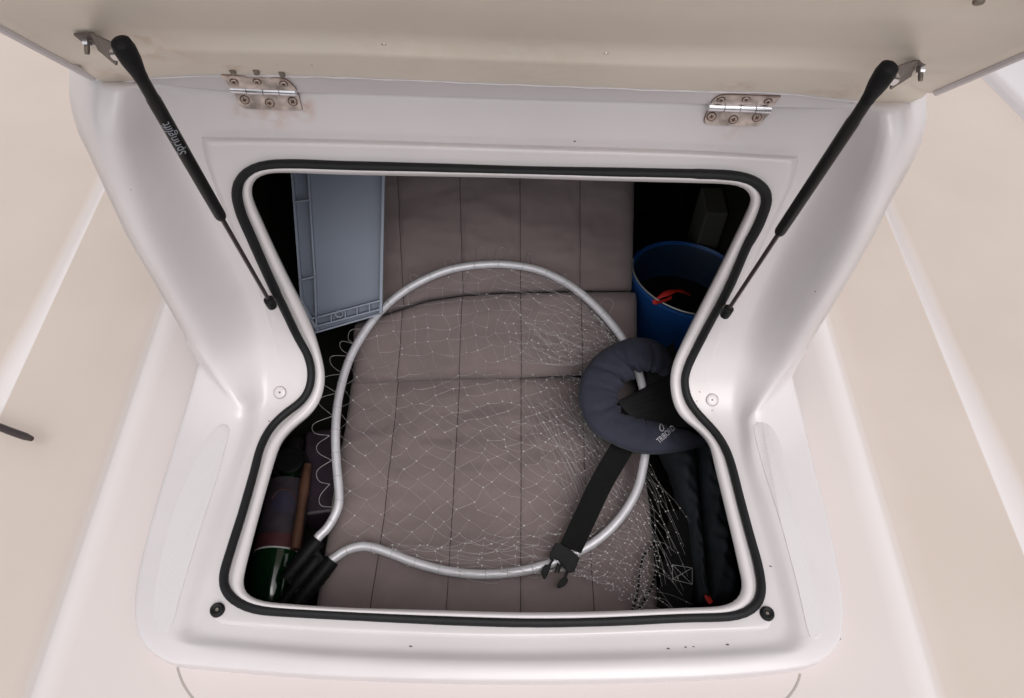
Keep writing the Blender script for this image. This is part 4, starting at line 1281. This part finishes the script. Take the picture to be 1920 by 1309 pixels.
rp = cr([on_rim(x, y, h) for x, y, h in ((1225, 567, -.004), (1233, 560, .006), (1246, 552, .013), (1264, 546, .013), (1278, 546, .004), (1292, 552, -.012))], 30)
rw = [(.0055 - .002 * math.sin(i * .5), .0028) for i in range(30)]
tag(build('rope', MB().tube(rp, rw, 10).tube(cr([on_rim(x, y, .011) for x, y in ((1229, 569), (1238, 566), (1250, 562), (1258, 558))], 12), .003, 8), M['red']), 'short red cord knotted round the bucket rim wire', 'cord')

# ------------------------------------------------------------------ grey crate leaning on the left
fw = np.array(RM @ Vector((0, 0, -1)))
cn_ = np.array((0.10, -math.sin(math.radians(50)), math.cos(math.radians(50)) )); cn_ /= np.linalg.norm(cn_)
cc = CP + ray(640, 460) * 1.32
def cr_at(px, py, off=0): return on_plane(px, py, cc + cn_ * off, cn_)
crate = thing('storage_crate', 'grey plastic crate with a ribbed rim, standing on edge left of the cushion', 'crate', cr_at(597, 615))
TL_, TR_, BR_, BL_, IL_, ILT = (547, 290), (721, 290), (716, 583), (597, 618), (595, 590), (580, 290)
def strip(pts, o0, o1, mats, nm, parent, par=None):
    m = MB().prism([cr_at(x, y, o0) for x, y in pts], cn_ * (o1 - o0))
    return build(nm, m, mats, parent, smooth=False, bevel=.0012)
strip([(549, 270), (721, 270), (716, 583), (597, 617), (568, 560)], -.045, -.012, M['crate'], 'crate_panel', crate)
rb = MB()
def rib(a, b, w=2.6, o0=-.012, o1=.004):
    a, b = np.array(a, float), np.array(b, float)
    t = (b - a) / np.linalg.norm(b - a); s = np.array((-t[1], t[0])) * w / 2
    rb.prism([cr_at(*(q), o0) for q in (a - s, b - s, b + s, a + s)], cn_ * (o1 - o0))
rib((547, 280), (568, 560), 4); rib((568, 560), (598, 618), 4)
rib((578, 280), (593, 520), 3); rib((593, 520), (596, 618), 3)
rib((554, 378), (586, 374), 3); rib((564, 523), (594, 516), 3); rib((578, 598), (597, 591), 3)
rib((721, 280), (715, 584), 5)
rib((595, 618), (716, 583), 3, -.03, -.004)
rib((597, 592), (713, 561), 2.6); rib((597, 608), (713, 577), 2.6)
for x in (623, 649, 671, 694):
    y = 592 - (x - 597) * 31 / 116
    rib((x, y), (x + .5, y + 15.5), 2.4)
M['rib'] = mat('lit_rib_plastic', (0.25, 0.28, 0.345), 0.45, mottle=0.05)  # crate grey made paler: the light on the ribs is painted in
build('crate_ribs', rb, M['rib'], crate, smooth=False)
ringp = [cr_at(636 + 7 * math.cos(t), 588.5 + 6.5 * math.sin(t), -.001) for t in np.linspace(0, 2 * math.pi, 25)[:-1]]
rg = MB().tube(ringp, .0017, 6, closed=True)
build('crate_boss', rg, M['rib'], crate)
build('crate_side', MB().prism([cr_at(716, 583, -.012), cr_at(597, 617, -.012), cr_at(597, 617, -.16), cr_at(716, 583, -.16)], np.array((0, .006, .002))), M['crate'], crate, smooth=False)

# ------------------------------------------------------------------ bottle, wooden handle, dim things around
b0, b1 = on_z(503, 1150, -.315), on_z(552, 850, -.315)
bd = (b1 - b0) / np.linalg.norm(b1 - b0)
bottle = thing('bottle', 'dark green glass bottle with red and blue label lying at the left', 'bottle', b0)
BR = .041
def bottle_tube(rs): return MB().tube([b0 + bd * s for s, r in rs], [r for s, r in rs], 28)
Lb = .30
build('bottle_glass', bottle_tube([(-.004, .02), (0, .036), (.006, BR), (.17, BR), (.20, BR * .92), (.225, BR * .66), (.25, BR * .40), (.30, .0145), (.315, .0145)]), M['bottle'], bottle)
lb0 = .088
s_of = lambda px, py: np.dot(on_z(px, py, -.315 + BR * .8) - b0, bd)
sa, sb = s_of(506, 1029), s_of(530, 897)
upv = np.array((0, 0, 1.0)); rt_ = np.cross(bd, upv); rt_ /= np.linalg.norm(rt_); upv = np.cross(rt_, bd)
def wrap(s0, s1, a0, a1, r, n=14): return [[b0 + bd * (s0 + (s1 - s0) * j / 8) + (rt_ * math.sin(a) + upv * math.cos(a)) * r for j in range(9)] for a in np.linspace(a0, a1, n)]
lab = build('label', MB().grid(wrap(sa, sb, -1.6, 1.6, BR + .0006, 30)), M['label'], bottle)
build('label_band', MB().grid(wrap(sa, sa + (sb - sa) * .2, -1.6, 1.6, BR + .0011, 30)), M['label_red'], lab)
build('label_edge', MB().grid(wrap(sa - .0015, sa + .0015, -1.6, 1.6, BR + .0015, 30)), M['stitch'], lab)
c0 = sa + (sb - sa) * .62
def oval(ra, rs, r, k=24): return [b0 + bd * (c0 + rs * math.sin(t)) + (rt_ * math.sin(.15 + ra * math.cos(t)) + upv * math.cos(.15 + ra * math.cos(t))) * r for t in np.linspace(0, 2 * math.pi, k + 1)[:-1]]
build('label_emblem', MB().grid([oval(.5, .022, BR + .0016), oval(.3, .013, BR + .0018), oval(.01, .001, BR + .0019)], cv=True), M['label_blue'], lab)
build('label_arc', MB().tube(oval(.55, .026, BR + .0016)[1:12], .0012, 5), M['label_red'], lab)
build('cap', bottle_tube([(.285, .0155), (.29, .016), (.335, .0155), (.338, .013)]), M['foil'], bottle)

w0, w1 = on_z(553, 1030, -.27), on_z(577, 872, -.27)
tag(build('wooden_handle', MB().tube([lerp(w0, w1, t) for t in np.linspace(0, 1, 12)], [.0085 + .0008 * math.sin(k) for k in range(12)], 14), M['wood']), 'brown wooden handle wedged between the bottle and the cushion', 'handle')
jc = on_z(545, 868, -.31)
jb = thing('dark_container', 'black round container in shadow behind the green bottle', 'container', (jc[0], jc[1], z0 + .003))
build('container_body', MB().grid([[(jc[0] + r * math.cos(a), jc[1] + r * math.sin(a), z) for a in np.linspace(0, 2 * math.pi, 33)[:-1]] for r, z in ((.001, z0 + .004), (.038, z0 + .004), (.040, z0 + .02), (.040, -.33), (.034, -.315), (.001, -.312))], cv=True), M['foil'], jb)
build('container_cap', MB().grid([[(jc[0] + r * math.cos(a), jc[1] + r * math.sin(a), z) for a in np.linspace(0, 2 * math.pi, 33)[:-1]] for r, z in ((.028, -.316), (.028, -.298), (.025, -.295), (.001, -.295))], cv=True), M['plastic'], jb)
pk = on_z(612, 905, -.33)
pm = MB().box(pk + np.array((-.01, .02, -.02)), (.035, .006, 0), (-.01, .09, 0), (0, 0, .035))
po = build('package', pm, M['purple'], smooth=False, bevel=.006)
tag(po, 'dim plum coloured packet under the left edge of the cushion', 'packet')
dk = MB().box((.418, 1.165, -.25), (.024, 0, 0), (0, .04, 0), (0, 0, .165))
tag(build('storage_box', dk, M['box'], smooth=False, bevel=.004), 'dim dark box behind the blue bucket', 'box')

# ------------------------------------------------------------------ black stick lying at the left edge
rr_ = cr([on_z(x, y, ZB + .045) for x, y in ((-160, 738), (-60, 777), (10, 805), (60, 823))], 20)
tag(build('black_rod', MB().tube(rr_, [(.0062, .005)] * 18 + [(.006, .005), (.004, .004)], 12), M['rod']), 'thin black rod end poking in over the beige deck at left', 'rod')
